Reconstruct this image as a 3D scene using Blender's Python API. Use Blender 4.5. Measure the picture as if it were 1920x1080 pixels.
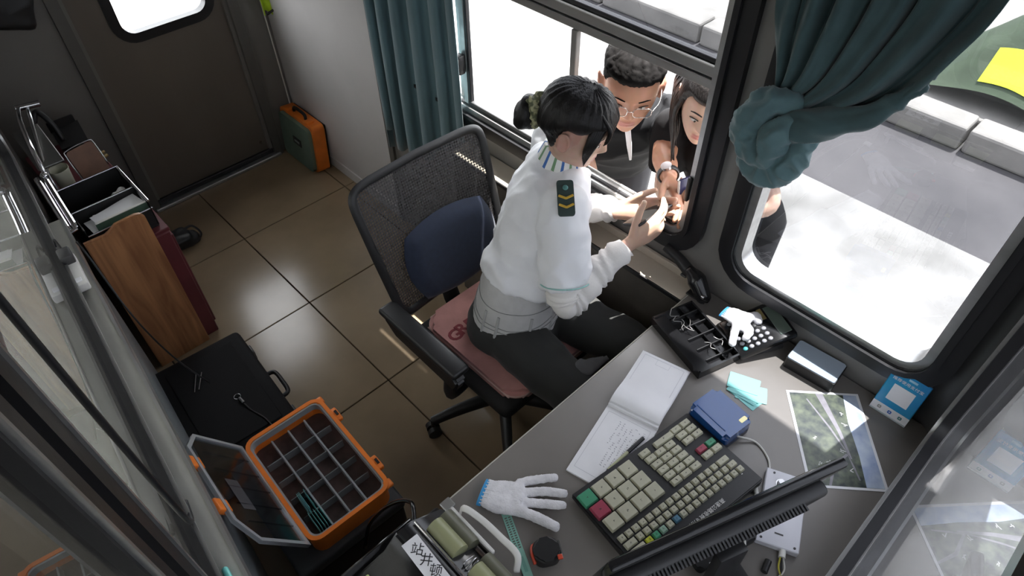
import bpy, bmesh, math, random
from mathutils import Vector, Matrix, noise
import numpy as np
random.seed(7)
for o in list(bpy.data.objects): bpy.data.objects.remove(o)
scene = bpy.context.scene
COL = scene.collection
# ------------------------------------------------------------------ camera
FPX, YAW, PITCH, ROLL = 1273.3, .7517, .8144, -.0164
CAM = Vector((-.846, -2.16, 2.3648))
fw = Vector((math.sin(YAW)*math.cos(PITCH), math.cos(YAW)*math.cos(PITCH), -math.sin(PITCH)))
rt0 = Vector((math.cos(YAW), -math.sin(YAW), 0)); up0 = rt0.cross(fw)
rt = math.cos(ROLL)*rt0 + math.sin(ROLL)*up0; upv = -math.sin(ROLL)*rt0 + math.cos(ROLL)*up0
cd = bpy.data.cameras.new('camera'); cam = bpy.data.objects.new('camera', cd); COL.objects.link(cam)
cam.matrix_world = Matrix(((rt.x, upv.x, -fw.x, CAM.x), (rt.y, upv.y, -fw.y, CAM.y), (rt.z, upv.z, -fw.z, CAM.z), (0, 0, 0, 1)))
cd.sensor_width = 36; cd.lens = 36*FPX/1920; cd.clip_start = .02; cd.clip_end = 200
scene.camera = cam
def W(x, y, ax, v):
    "photo pixel -> point where its ray meets the plane axis ax = v"
    d = rt*(x-960) + upv*(540-y) + fw*FPX
    return CAM + d*((v-CAM[ax])/d[ax])
# ------------------------------------------------------------------ light
world = bpy.data.worlds.new('sky'); scene.world = world; world.use_nodes = True
bgn = world.node_tree.nodes['Background']; bgn.inputs[0].default_value = (.96, .97, 1, 1); bgn.inputs[1].default_value = 3.6
sd = bpy.data.lights.new('sun', 'SUN'); sd.energy = 13.0; sd.angle = .009; sd.color = (1, .96, .9)
sun = bpy.data.objects.new('sun', sd); COL.objects.link(sun)
SUNDIR = Vector((-.36, .06, -1)).normalized()
sun.rotation_euler = SUNDIR.to_track_quat('-Z', 'Y').to_euler(); sun.location = (3, -2, 6)
vs = scene.view_settings; vs.view_transform = 'Standard'; vs.look = 'None'; vs.exposure = 1.3; vs.gamma = 1; vs.use_curve_mapping = False
# ------------------------------------------------------------------ materials
MATS = {}
def mat(name, col, rough=.5, metal=0., var=.0, scale=20., bump=0., bscale=80., spec=.5, stretch=None, emit=None, coat=0., sheen=0., sss=0., col2=None, ramp=(.35, .65)):
    if name in MATS: return MATS[name]
    m = bpy.data.materials.new(name); m.use_nodes = True; nt = m.node_tree; b = nt.nodes['Principled BSDF']
    c = (*col, 1)
    b.inputs['Base Color'].default_value = c; b.inputs['Roughness'].default_value = rough; b.inputs['Metallic'].default_value = metal
    b.inputs['Specular IOR Level'].default_value = spec
    if coat: b.inputs['Coat Weight'].default_value = coat
    if sheen: b.inputs['Sheen Weight'].default_value = sheen
    if sss: b.inputs['Subsurface Weight'].default_value = sss; b.inputs['Subsurface Radius'].default_value = (.01, .004, .002); b.inputs['Subsurface Scale'].default_value = 1
    tc = nt.nodes.new('ShaderNodeTexCoord'); mp = nt.nodes.new('ShaderNodeMapping'); nt.links.new(tc.outputs['Object'], mp.inputs[0])
    if stretch: mp.inputs['Scale'].default_value = stretch
    if var or col2:
        n = nt.nodes.new('ShaderNodeTexNoise'); n.inputs['Scale'].default_value = scale; n.inputs['Detail'].default_value = 5
        nt.links.new(mp.outputs[0], n.inputs['Vector'])
        r = nt.nodes.new('ShaderNodeValToRGB'); r.color_ramp.elements[0].position = ramp[0]; r.color_ramp.elements[1].position = ramp[1]
        c2 = col2 if col2 else tuple(min(1, x*(1+var)) for x in col); c1 = col if col2 else tuple(x*(1-var) for x in col)
        r.color_ramp.elements[0].color = (*c1, 1); r.color_ramp.elements[1].color = (*c2, 1)
        nt.links.new(n.outputs['Fac'], r.inputs[0]); nt.links.new(r.outputs[0], b.inputs['Base Color'])
    if bump:
        n2 = nt.nodes.new('ShaderNodeTexNoise'); n2.inputs['Scale'].default_value = bscale; n2.inputs['Detail'].default_value = 4
        nt.links.new(mp.outputs[0], n2.inputs['Vector'])
        bp = nt.nodes.new('ShaderNodeBump'); bp.inputs['Strength'].default_value = bump; bp.inputs['Distance'].default_value = .01
        nt.links.new(n2.outputs['Fac'], bp.inputs['Height']); nt.links.new(bp.outputs[0], b.inputs['Normal'])
    if emit: b.inputs['Emission Color'].default_value = (*emit[:3], 1); b.inputs['Emission Strength'].default_value = emit[3]
    MATS[name] = m; return m
def glass(name, tint, refl, rough=.0):
    "thin window glass: tinted see-through mixed with a mirror"
    m = bpy.data.materials.new(name); m.use_nodes = True; nt = m.node_tree; nt.nodes.clear()
    o = nt.nodes.new('ShaderNodeOutputMaterial'); t = nt.nodes.new('ShaderNodeBsdfTransparent'); g = nt.nodes.new('ShaderNodeBsdfGlossy'); x = nt.nodes.new('ShaderNodeMixShader')
    t.inputs[0].default_value = (*tint, 1); g.inputs['Roughness'].default_value = rough; g.inputs[0].default_value = (.95, .97, 1, 1)
    lw = nt.nodes.new('ShaderNodeLayerWeight'); lw.inputs[0].default_value = .5
    pw = nt.nodes.new('ShaderNodeMath'); pw.operation = 'POWER'; pw.inputs[1].default_value = 4; nt.links.new(lw.outputs['Facing'], pw.inputs[0])
    ma = nt.nodes.new('ShaderNodeMath'); ma.operation = 'MULTIPLY_ADD'; ma.inputs[1].default_value = .45; ma.inputs[2].default_value = refl; ma.use_clamp = True
    nt.links.new(pw.outputs[0], ma.inputs[0]); nt.links.new(ma.outputs[0], x.inputs[0])
    nt.links.new(t.outputs[0], x.inputs[1]); nt.links.new(g.outputs[0], x.inputs[2]); nt.links.new(x.outputs[0], o.inputs[0])
    MATS[name] = m; return m
M_tile = mat('floor_tile_stone', (.275, .205, .132), .20, var=.12, scale=3, bump=.02, bscale=6)
M_grout = mat('dark_grout', (.035, .03, .025), .9)
M_white = mat('white_wall_panel', (.55, .53, .52), .45, var=.03, scale=4)
M_grey = mat('grey_wall_panel', (.17, .16, .145), .5, var=.05, scale=5)
M_door = mat('brown_grey_door', (.135, .115, .095), .38, var=.08, scale=4, stretch=(1, 1, .2))
M_jamb = mat('dark_door_frame', (.10, .095, .085), .45, var=.05)
M_post = mat('grey_metal_post', (.25, .24, .23), .42, metal=.3, var=.05, scale=8)
M_rubber = mat('black_rubber', (.012, .012, .014), .38, bump=.05, bscale=30)
M_alu = mat('brushed_aluminium', (.52, .52, .51), .32, metal=.85, var=.08, scale=30, stretch=(.05, .05, 1))
M_sill = mat('painted_sill', (.48, .475, .43), .35, metal=.2, var=.06, scale=6)
M_apron = mat('grey_blue_apron', (.20, .22, .23), .4, var=.06, scale=6)
M_desk = mat('grey_desk_laminate', (.20, .185, .17), .24, var=.10, scale=2.5, bump=.015, bscale=60)
M_deskside = mat('desk_side_panel', (.085, .075, .065), .5, var=.08)
M_edge = mat('pale_desk_edge', (.5, .47, .42), .45)
M_black = mat('black_plastic', (.014, .014, .015), .42, bump=.03, bscale=200)
M_blackgloss = mat('black_gloss_plastic', (.012, .012, .013), .16)
M_dgrey = mat('dark_grey_plastic', (.05, .05, .052), .45)
M_orange = mat('orange_plastic', (.80, .20, .025), .42, var=.1, scale=12)
M_chrome = mat('chrome_tube', (.75, .75, .77), .10, metal=1)
M_wood = None
M_paper = mat('white_paper', (.82, .82, .85), .7, var=.03, scale=9)
M_cyan = mat('turquoise_card', (.22, .62, .60), .35)
M_steel = mat('steel', (.45, .45, .46), .25, metal=1)
M_whitepl = mat('white_plastic', (.72, .71, .68), .4, var=.03)
M_cablew = mat('white_cable_sheath', (.62, .61, .57), .45)
M_skin = None
def wood():
    m = bpy.data.materials.new('orange_brown_wood'); m.use_nodes = True; nt = m.node_tree; b = nt.nodes['Principled BSDF']
    tc = nt.nodes.new('ShaderNodeTexCoord'); mp = nt.nodes.new('ShaderNodeMapping'); mp.inputs['Scale'].default_value = (22, 22, 2.2)
    nt.links.new(tc.outputs['Object'], mp.inputs[0])
    n = nt.nodes.new('ShaderNodeTexNoise'); n.inputs['Scale'].default_value = 1.2; n.inputs['Detail'].default_value = 7; n.inputs['Distortion'].default_value = .8
    nt.links.new(mp.outputs[0], n.inputs['Vector'])
    r = nt.nodes.new('ShaderNodeValToRGB'); e = r.color_ramp.elements
    e[0].position = .32; e[0].color = (.24, .10, .045, 1); e[1].position = .62; e[1].color = (.44, .21, .095, 1)
    nt.links.new(n.outputs['Fac'], r.inputs[0]); nt.links.new(r.outputs[0], b.inputs['Base Color']); b.inputs['Roughness'].default_value = .42
    return m
M_wood = wood()
G_clear = glass('clear_window_glass', (.95, .96, .96), .03)
G_tint = glass('tinted_window_glass', (.57, .58, .60), .09)
G_front = glass('reflective_front_glass', (.45, .46, .48), .20)
G_left = glass('mirror_tinted_glass', (.42, .42, .40), .28)
G_lid = glass('clear_lid_plastic', (.72, .74, .76), .03, .12)
# ------------------------------------------------------------------ helpers
TOP = {}
def obj(name, me, m=None, parent=None, smooth=None):
    if isinstance(me, bmesh.types.BMesh):
        bm = me; me = bpy.data.meshes.new(name); bmesh.ops.recalc_face_normals(bm, faces=bm.faces); bm.to_mesh(me); bm.free()
    if m is not None and not me.materials: me.materials.append(m)
    if smooth is not None:
        for p in me.polygons: p.use_smooth = True
        if smooth < 179: me.set_sharp_from_angle(angle=math.radians(smooth))
    o = bpy.data.objects.new(name, me); COL.objects.link(o)
    if parent is not None: o.parent = parent
    return o
def tag(o, label, cat, group=None):
    o['label'] = label; o['category'] = cat
    if group: o['group'] = group
    return o
def thing(name, label, cat, loc=(0, 0, 0), rotz=0., group=None):
    o = bpy.data.objects.new(name, None); COL.objects.link(o); o.location = loc; o.rotation_euler = (0, 0, rotz); o.empty_display_size = .05
    return tag(o, label, cat, group)
def struct(o): o['kind'] = 'structure'; return o
def BM(): return bmesh.new()
def shift(bm, v):
    bmesh.ops.translate(bm, vec=Vector(v), verts=bm.verts); return bm
def xf(bm, M):
    bmesh.ops.transform(bm, matrix=M, verts=bm.verts); return bm
def box(bm, c, s, rot=None):
    r = bmesh.ops.create_cube(bm, size=1)
    Mx = Matrix.Translation(Vector(c)) @ (rot.to_4x4() if rot else Matrix()) @ Matrix.Diagonal((*s, 1))
    bmesh.ops.transform(bm, matrix=Mx, verts=r['verts']); return bm
def rbox(s, r=.005, seg=2, c=(0, 0, 0), rot=None):
    bm = BM(); bmesh.ops.create_cube(bm, size=1); bmesh.ops.scale(bm, vec=Vector(s), verts=bm.verts)
    bmesh.ops.bevel(bm, geom=bm.edges[:], offset=min(r, min(s)*.49), segments=seg, profile=.5, affect='EDGES', clamp_overlap=True)
    return xf(bm, Matrix.Translation(Vector(c)) @ (rot.to_4x4() if rot else Matrix()))
def join(*bms):
    out = BM()
    for b in bms:
        me = bpy.data.meshes.new('_'); b.to_mesh(me); b.free(); out.from_mesh(me); bpy.data.meshes.remove(me)
    return out
def catmull(pts, n):
    pts = [Vector(p) for p in pts]
    if len(pts) < 3: return [pts[0].lerp(pts[-1], i/n) for i in range(n+1)]
    P = [2*pts[0]-pts[1]] + pts + [2*pts[-1]-pts[-2]]; out = []; m = len(pts)-1
    for i in range(n+1):
        t = i/n*m; k = min(int(t), m-1); t -= k; a, b, c, d = P[k:k+4]
        out.append(.5*((2*b)+(c-a)*t+(2*a-5*b+4*c-d)*t*t+(-a+3*b-3*c+d)*t**3))
    return out
def interp(vals, t):
    m = len(vals)-1; x = t*m; k = min(int(x), m-1); x -= k; return vals[k]*(1-x)+vals[k+1]*x
def rings(bm, rs, cap=True):
    "rs: list of rings (lists of Vectors, same length)"
    vs = [[bm.verts.new(p) for p in r] for r in rs]; n = len(vs[0])
    for i in range(len(vs)-1):
        for j in range(n): bm.faces.new((vs[i][j], vs[i][(j+1) % n], vs[i+1][(j+1) % n], vs[i+1][j]))
    if cap: bm.faces.new(vs[0][::-1]); bm.faces.new(vs[-1])
    return bm
def tube(bm, pts, rad, n=10, steps=None, flat=1., side=None, cap=True, domes=False):
    "tube along a smooth path; rad a number or list; flat squashes it along its second axis; side fixes the first axis"
    rad = rad if isinstance(rad, (list, tuple)) else [rad]*2
    k = steps or max(2, (len(pts)-1)*6); P = catmull(pts, k) if steps != 0 else [Vector(p) for p in pts]; k = len(P)-1
    rs = []; u = None
    for i, p in enumerate(P):
        t = (P[min(i+1, k)]-P[max(i-1, 0)]).normalized()
        if side is not None: u = Vector(side); u = (u-t*u.dot(t)).normalized()
        elif u is None:
            u = t.orthogonal().normalized()
        else: u = (u-t*u.dot(t)).normalized()
        w = t.cross(u); r = interp(list(rad), i/k)
        rs.append([p+u*math.cos(a)*r+w*math.sin(a)*r*flat for a in [2*math.pi*j/n for j in range(n)]])
    if domes:
        def dome(r0, c, t, s):
            return [[c+(q-c)*math.cos(a)+t*s*math.sin(a)*(q-c).length for q in r0] for a in (math.radians(75), math.radians(50), math.radians(25))]
        t0 = (P[1]-P[0]).normalized(); t1 = (P[-1]-P[-2]).normalized()
        rs = dome(rs[0], P[0], t0, -1)+rs+dome(rs[-1], P[-1], t1, 1)[::-1]
    return rings(bm, rs, cap)
def cyl(bm, a, b, r, n=16, r2=None):
    return tube(bm, [a, b], [r, r if r2 is None else r2], n, steps=1)
def ell(bm, c, r, rot=None, u=16, v=10):
    q = bmesh.ops.create_uvsphere(bm, u_segments=u, v_segments=v, radius=1)
    bmesh.ops.transform(bm, matrix=Matrix.Translation(Vector(c)) @ (rot.to_4x4() if rot else Matrix()) @ Matrix.Diagonal((*r, 1)), verts=q['verts']); return bm
def prism(bm, poly, z0, z1):
    n = len(poly); a = [bm.verts.new((x, y, z0)) for x, y in poly]; b = [bm.verts.new((x, y, z1)) for x, y in poly]
    bm.faces.new(a[::-1]); bm.faces.new(b)
    for i in range(n): bm.faces.new((a[i], a[(i+1) % n], b[(i+1) % n], b[i]))
    return bm
def rrect(x0, x1, y0, y1, r, n=6):
    out = []
    for cx, cy, a0 in ((x1-r, y0+r, -90), (x1-r, y1-r, 0), (x0+r, y1-r, 90), (x0+r, y0+r, 180)):
        for i in range(n+1):
            a = math.radians(a0+90*i/n); out.append((cx+r*math.cos(a), cy+r*math.sin(a)))
    return out
def plate(outer, holes, t, Mx):
    "flat plate with holes, drawn in (a,b), thickness t centred on c=0, placed by matrix Mx; returns a mesh"
    cu = bpy.data.curves.new('_c', 'CURVE'); cu.dimensions = '2D'; cu.fill_mode = 'BOTH'; cu.extrude = t/2
    for poly in [outer]+list(holes):
        s = cu.splines.new('POLY'); s.points.add(len(poly)-1); s.use_cyclic_u = True
        for p, (a, b) in zip(s.points, poly): p.co = (a, b, 0, 1)
    o = bpy.data.objects.new('_c', cu); COL.objects.link(o)
    dg = bpy.context.evaluated_depsgraph_get(); me = bpy.data.meshes.new_from_object(o.evaluated_get(dg))
    bpy.data.objects.remove(o); bpy.data.curves.remove(cu)
    me.materials.clear(); me.transform(Mx); me.update(); return me
def frame(ex, ey, ez, o): return Matrix(((ex[0], ey[0], ez[0], o[0]), (ex[1], ey[1], ez[1], o[1]), (ex[2], ey[2], ez[2], o[2]), (0, 0, 0, 1)))
def ring(poly_out, poly_in, t, Mx): return plate(poly_out, [poly_in], t, Mx)
def mods_mesh(bm, *mods):
    me = bpy.data.meshes.new('_m'); bmesh.ops.recalc_face_normals(bm, faces=bm.faces); bm.to_mesh(me); bm.free()
    o = bpy.data.objects.new('_m', me); COL.objects.link(o)
    for typ, kw in mods:
        md = o.modifiers.new(typ, typ)
        for k, v in kw.items(): setattr(md, k, v)
    dg = bpy.context.evaluated_depsgraph_get(); out = bpy.data.meshes.new_from_object(o.evaluated_get(dg)); bpy.data.objects.remove(o); bpy.data.meshes.remove(me)
    return out
def fuse(bm, voxel=.006, it=4, fac=.5):
    return mods_mesh(bm, ('REMESH', dict(mode='VOXEL', voxel_size=voxel)), ('SMOOTH', dict(factor=fac, iterations=it)))
def wrinkle(me, amp, sc, stretch=(1, 1, 1), seed=0.):
    me.update(); ns = [v.normal.copy() for v in me.vertices]; off = Vector((seed, seed*2, -seed))
    for v, n in zip(me.vertices, ns):
        p = Vector((v.co.x*stretch[0], v.co.y*stretch[1], v.co.z*stretch[2]))*sc+off
        v.co += n*amp*(1-2*abs(noise.noise(p)))
def text(name, s, size, Mx, m, parent=None, ext=.0002, align='CENTER', shear=0., bold=0.):
    cu = bpy.data.curves.new('_t', 'FONT'); cu.body = s; cu.size = size; cu.extrude = ext; cu.align_x = align; cu.align_y = 'CENTER'; cu.resolution_u = 3; cu.shear = shear; cu.offset = bold
    o = bpy.data.objects.new('_t', cu); COL.objects.link(o)
    dg = bpy.context.evaluated_depsgraph_get(); me = bpy.data.meshes.new_from_object(o.evaluated_get(dg)); bpy.data.objects.remove(o); bpy.data.curves.remove(cu)
    me.materials.clear(); me.transform(Mx); return obj(name, me, m, parent)
def copy_tree(o, parent=None):
    c = o.copy(); COL.objects.link(c)
    if parent is not None: c.parent = parent
    for ch in [x for x in bpy.data.objects if x.parent == o]: copy_tree(ch, c)
    return c
def inv(o): return Matrix.Translation(o.location).to_4x4() @ Matrix.Rotation(o.rotation_euler.z, 4, 'Z')
def wobj(name, geo, m, root, smooth=None, par=None):
    "part whose geometry is given in world coordinates, hung under root (or under root's part par)"
    Mi = inv(root).inverted()
    if isinstance(geo, bmesh.types.BMesh): xf(geo, Mi)
    else: geo.transform(Mi)
    return obj(name, geo, m, par or root, smooth)
# ================================================================== the shell
RWX, BKY, FRY, CEIL = .62, 1.24, -2.24, 2.5
def concrete(name, c1, c2, sc, rough=.85):
    m = mat(name, c1, rough, col2=c2, scale=sc, ramp=(.3, .7), bump=.3, bscale=9); return m
M_conc = concrete('sunlit_concrete', (.13, .128, .122), (.26, .257, .25), 2.6)
M_asph = concrete('grey_asphalt', (.035, .034, .038), (.07, .067, .07), 1.4)
M_asph2 = concrete('dark_shaded_asphalt', (.028, .026, .025), (.05, .047, .045), 1.4)  # darker asphalt for left and front ground, shade put into its colour
M_kerb = concrete('kerb_concrete', (.16, .155, .145), (.24, .23, .215), 5)
# ground outside
bm = BM(); box(bm, (1.72, 0, -.3), (2.05, 60, .2)); struct(obj('ground', bm, M_conc))
bm = BM(); box(bm, (16.44, 0, -.315), (27.4, 60, .2)); struct(obj('ground', bm, M_asph))
bm = BM(); box(bm, (-15.2, 0, -.3), (28.2, 60, .2)); struct(obj('ground', bm, M_asph2))
bm = BM(); box(bm, (-.2, 16.3, -.3), (1.8, 30, .2)); struct(obj('ground', bm, M_conc))
bm = BM(); box(bm, (-.2, -17.3, -.3), (1.8, 30, .2)); struct(obj('ground', bm, M_asph2))
bm = BM()
for i in range(26): box(bm, (1.25+.0*i, 2.2-.05*i*2, -.1985), (.5, .022, .004), Matrix.Rotation(.5, 3, 'Z'))
for i in range(16): box(bm, (1.75, -1.05-.045*i, -.1992), (.35, .008, .002), Matrix.Rotation(.75, 3, 'Z'))
g = struct(obj('ground_grooves', bm, mat('worn_concrete_groove', (.15, .148, .142), .9)))
k = thing('kerb', 'long concrete kerb across the lane outside the corner window', 'kerb', (3.78, -1, -.215))
for i in range(7): obj('kerb_stone', rbox((.22, .98, .16), .02, 2, (0, (i-3)*1.0, .08)), M_kerb, k)
bm = rbox((2.4, 9, .12), .02, 2, (5.1, -1, -.155)); struct(obj('ground_island', bm, M_kerb))
gc = thing('draped_cloth', 'green cloth with fluorescent yellow edges on the island across the lane', 'cloth', (4.40, -1.50, -.094))  # invented cloth, stands in for an unidentified yellow-green shape
N = 26; bm = BM(); g = []
for j in range(N+1):
    row = []
    for i in range(N+1):
        u, v = -1+2*i/N, -1+2*j/N; h = .42*math.exp(-(u*u*1.3+v*v*1.6))*1.15+.05*noise.noise(Vector((u*2.3, v*2.3, 3)))*(1-max(abs(u), abs(v)))-.04*max(abs(u), abs(v))+.045
        row.append(bm.verts.new((u*.42, v*.55, max(.004, h))))
    g.append(row)
for j in range(N):
    for i in range(N): bm.faces.new((g[j][i], g[j][i+1], g[j+1][i+1], g[j+1][i]))
obj('cloth', bm, mat('dark_green_cloth', (.035, .055, .03), .8, var=.2, scale=6), gc, 180)
for q, (w, d, x, y) in enumerate(((.30, .16, -.22, -.34), (.26, .12, .05, .42), (.16, .34, -.30, -.02), (.14, .3, .28, -.3))):
    bm = BM(); n2 = 8; vs_ = [[bm.verts.new((x+w*(a/n2-.5), y+d*(b/n2-.5), .0)) for a in range(n2+1)] for b in range(n2+1)]
    for r_ in vs_:
        for v in r_: u_, v_ = v.co.x/.42, v.co.y/.55; v.co.z = .06+max(0, .42*math.exp(-(u_*u_*1.3+v_*v_*1.6))*1.15+.05*noise.noise(Vector((u_*2.3, v_*2.3, 3)))*(1-max(abs(u_), abs(v_)))-.04*max(abs(u_), abs(v_)))
    for b in range(n2):
        for a in range(n2): bm.faces.new((vs_[b][a], vs_[b][a+1], vs_[b+1][a+1], vs_[b+1][a]))
    obj('yellow_band', bm, mat('fluorescent_yellow', (.50, .60, .02), .7), gc, 180)
# floor with single tiles
fl = struct(obj('floor', box(BM(), (-.2, -.5, -.11), (1.76, 3.6, .18)), M_grout))
T = .62; xs = [-1.31, -.69, -.07, .55, 1.17]; ys = [.07+T*i for i in range(-5, 4)]
for i in range(len(xs)-1):
    for j in range(len(ys)-1):
        x0, x1 = max(xs[i], -1.05), min(xs[i+1], RWX+.02); y0, y1 = max(ys[j], FRY-.02), min(ys[j+1], BKY+.02)
        if x1-x0 > .02 and y1-y0 > .02:
            obj('tile', rbox((x1-x0-.005, y1-y0-.005, .02), .002, 1, ((x0+x1)/2, (y0+y1)/2, -.0099+random.uniform(-.0003, .0003))), M_tile, fl)
struct(obj('ceiling', box(BM(), (-.2, -.5, CEIL+.04), (1.76, 3.7, .08)), M_white))
struct(obj('added_shade_roof', rbox((2.38, 4.4, .09), .02, 2, (-.18, -.5, CEIL+.13)), M_sill))  # unseen slab added above the ceiling; its overhang blocks high sun
# ---- right wall
RF = frame((0, 1, 0), (0, 0, 1), (1, 0, 0), (RWX+.03, 0, 0))
def rect(a0, a1, b0, b1): return [(a0, b0), (a1, b0), (a1, b1), (a0, b1)]
def off(h, d):
    a0, a1, b0, b1, r = h; return rrect(a0-d, a1+d, b0-d, b1+d, max(.005, r+d))
H1 = (-1.385, .12, .93, 2.05, .06); H2 = (-2.13, -1.565, .93, 2.05, .075)
struct(obj('wall_right', plate(rect(.22, 1.3, -.2, CEIL), [], .06, RF), M_white))
struct(obj('trim_1', plate(rect(-2.3, .22, -.2, CEIL), [off(H1, .02), off(H2, .02)], .06, RF), M_post))
struct(obj('trim_2', box(BM(), (RWX-.004, .235, 1.1), (.018, .04, 2.6)), M_jamb))
struct(obj('baseboard_right', box(BM(), (RWX-.004, .75, .03), (.008, .98, .06)), M_white))
def movex(x): return frame((0, 1, 0), (0, 0, 1), (1, 0, 0), (x, 0, 0))
def wroot(name, loc):
    o = bpy.data.objects.new(name, None); COL.objects.link(o); o.location = loc; o.empty_display_size = .05; return struct(o)
w1 = wroot('window_1', (RWX, -.6, .93)); w2 = wroot('window_2', (RWX, -1.85, .93))
def winring(w, h, extra=.05):
    wobj('rubber_seal', ring(off(h, extra), off(h, .004), .034, movex(RWX-.006)), M_rubber, w, 40)
    wobj('rubber_bead', ring(off(h, .022), off(h, .006), .03, movex(RWX-.018)), M_rubber, w, 40)
    wobj('aluminium_frame', ring(off(h, .006), off(h, -.018), .055, movex(RWX+.012)), M_alu, w, 40)
winring(w1, H1, .065); winring(w2, H2, .055)
def bar(w, name, y0, y1, z0, z1, x, t, m=None, par=None):
    return wobj(name, rbox((t, abs(y1-y0), abs(z1-z0)), .002, 1, (x, (y0+y1)/2, (z0+z1)/2)), m or M_alu, w, None, par)
bar(w1, 'transom_rail', -1.37, .10, 1.425, 1.450, RWX+.016, .03); bar(w1, 'transom_seal', -1.37, .10, 1.450, 1.462, RWX+.018, .022, M_rubber)
bar(w1, 'transom_rail', -1.37, .10, 1.462, 1.492, RWX+.012, .036); bar(w1, 'transom_seal', -1.37, .10, 1.492, 1.506, RWX+.018, .022, M_rubber)
bar(w1, 'track', -1.36, .10, .945, .955, RWX+.0, .012, M_rubber); bar(w1, 'track', -1.36, .10, .945, .957, RWX+.028, .008, M_alu)
sash = bar(w1, 'sash_stile', -.345, -.372, .955, 1.425, RWX+.006, .022)
bar(w1, 'sash_seal', -.372, -.384, .955, 1.425, RWX+.006, .018, M_rubber)
bar(w1, 'sash_stile', -.30, -.322, .955, 1.425, RWX+.03, .02); bar(w1, 'sash_seal', -.322, -.332, .955, 1.425, RWX+.03, .016, M_rubber)
bar(w1, 'sash_stile', -.872, -.895, .955, 1.425, RWX+.006, .02, M_post)
bar(w1, 'sash_rail', -.345, -.895, .952, .968, RWX+.006, .02, M_dgrey)
bar(w1, 'pane', -.372, -.875, .96, 1.425, RWX+.006, .004, G_clear)
bar(w1, 'pane', .10, -.31, .95, 1.425, RWX+.03, .004, G_clear)
bar(w1, 'pane', .10, -1.37, 1.506, 2.035, RWX+.018, .004, G_tint)
la = wobj('latch', rbox((.03, .035, .075), .006, 2, (RWX-.022, -.352, 1.12)), M_black, w1, 40)
wobj('latch_lever', rbox((.014, .02, .05), .004, 2, (RWX-.04, -.358, 1.125)), M_blackgloss, w1, 40, la)
wobj('catch', rbox((.018, .014, .085), .004, 2, (RWX-.016, -1.372, 1.115)), M_black, w1, 40)
bar(w2, 'pane', H2[0]+.01, H2[1]-.01, H2[2]+.01, H2[3]-.01, RWX+.022, .004, G_tint)
# corner pillar between the corner window and the front window
bm = BM(); prism(bm, [(RWX, -2.165)]+[(RWX-.075+.075*math.cos(a), -2.165-.075*math.sin(a)) for a in [math.pi/2*i/8 for i in range(9)]]+[(RWX-.075, -2.3), (RWX+.06, -2.3), (RWX+.06, -2.165)], -.2, CEIL)
struct(obj('trim_3', bm, M_dgrey, None, 40))
# ---- front wall and window
FF = frame((1, 0, 0), (0, 0, 1), (0, -1, 0), (0, FRY-.03, 0)); HF = (-.93, .53, .87, 2.1, .09)
struct(obj('wall_front', plate(rect(-1.12, .7, -.2, CEIL), [off(HF, .01)], .06, FF), M_post))
w3 = wroot('window_3', (-.2, FRY, .87))
def movey(y): return frame((1, 0, 0), (0, 0, 1), (0, -1, 0), (0, y, 0))
wobj('rubber_seal', ring(off(HF, .055), off(HF, .004), .03, movey(FRY+.004)), M_rubber, w3, 40)
wobj('metal_bead', ring(off(HF, .012), off(HF, .0), .02, movey(FRY+.014)), M_alu, w3, 40)
wobj('inner_seal', ring(off(HF, .002), off(HF, -.02), .024, movey(FRY+.004)), M_rubber, w3, 40)
wobj('pane', plate(off(HF, -.01), [], .004, movey(FRY-.012)), G_front, w3)
# ---- left wall (its line runs slightly oblique), sill and windows
tl = Vector((.09, 1, 0)).normalized(); nl = Vector((tl.y, -tl.x, 0)); OL = Vector((-.945, -1.3, 0))
def LF(d): return frame(tl, (0, 0, 1), nl, OL+nl*d)
def LP(a, d, z): return OL+tl*a+nl*d+Vector((0, 0, z))
HL1 = (-.12, 1.95, .915, 2.05, .08); HL2 = (-.92, -.30, .915, 2.05, .08)
struct(obj('wall_left', plate(rect(-1.05, 2.62, -.2, CEIL), [off(HL1, .01), off(HL2, .01)], .06, LF(-.03)), M_grey))
w4 = wroot('window_4', LP(.8, 0, .915)); w5 = wroot('window_5', LP(-.6, 0, .915))
for w, h in ((w4, HL1), (w5, HL2)):
    wobj('rubber_seal', ring(off(h, .066), off(h, .004), .03, LF(.002)), M_rubber, w, 40)
    wobj('metal_bead', ring(off(h, .01), off(h, .0), .02, LF(.012)), M_alu, w, 40)
    wobj('inner_seal', ring(off(h, .002), off(h, -.012), .02, LF(.004)), M_rubber, w, 40)
    wobj('pane', plate(off(h, -.006), [], .004, LF(-.004)), G_left, w)
def lbox(a0, a1, d0, d1, z0, z1): return plate(rect(a0, a1, z0, z1), [], d1-d0, LF((d0+d1)/2))
struct(obj('trim_4', lbox(-1.0, 1.47, .0, .056, .855, .878), M_sill)); struct(obj('trim_5', lbox(-1.0, 1.47, .056, .064, .80, .880), M_alu))
struct(obj('trim_6', lbox(-1.0, 1.47, .0, .05, .0, .855), M_apron))
struct(obj('trim_7', lbox(-1.0, 2.2, -.20, -.06, .885, .90), mat('pale_outer_ledge', (.85, .85, .80), .4, var=.06, scale=7)))
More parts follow.
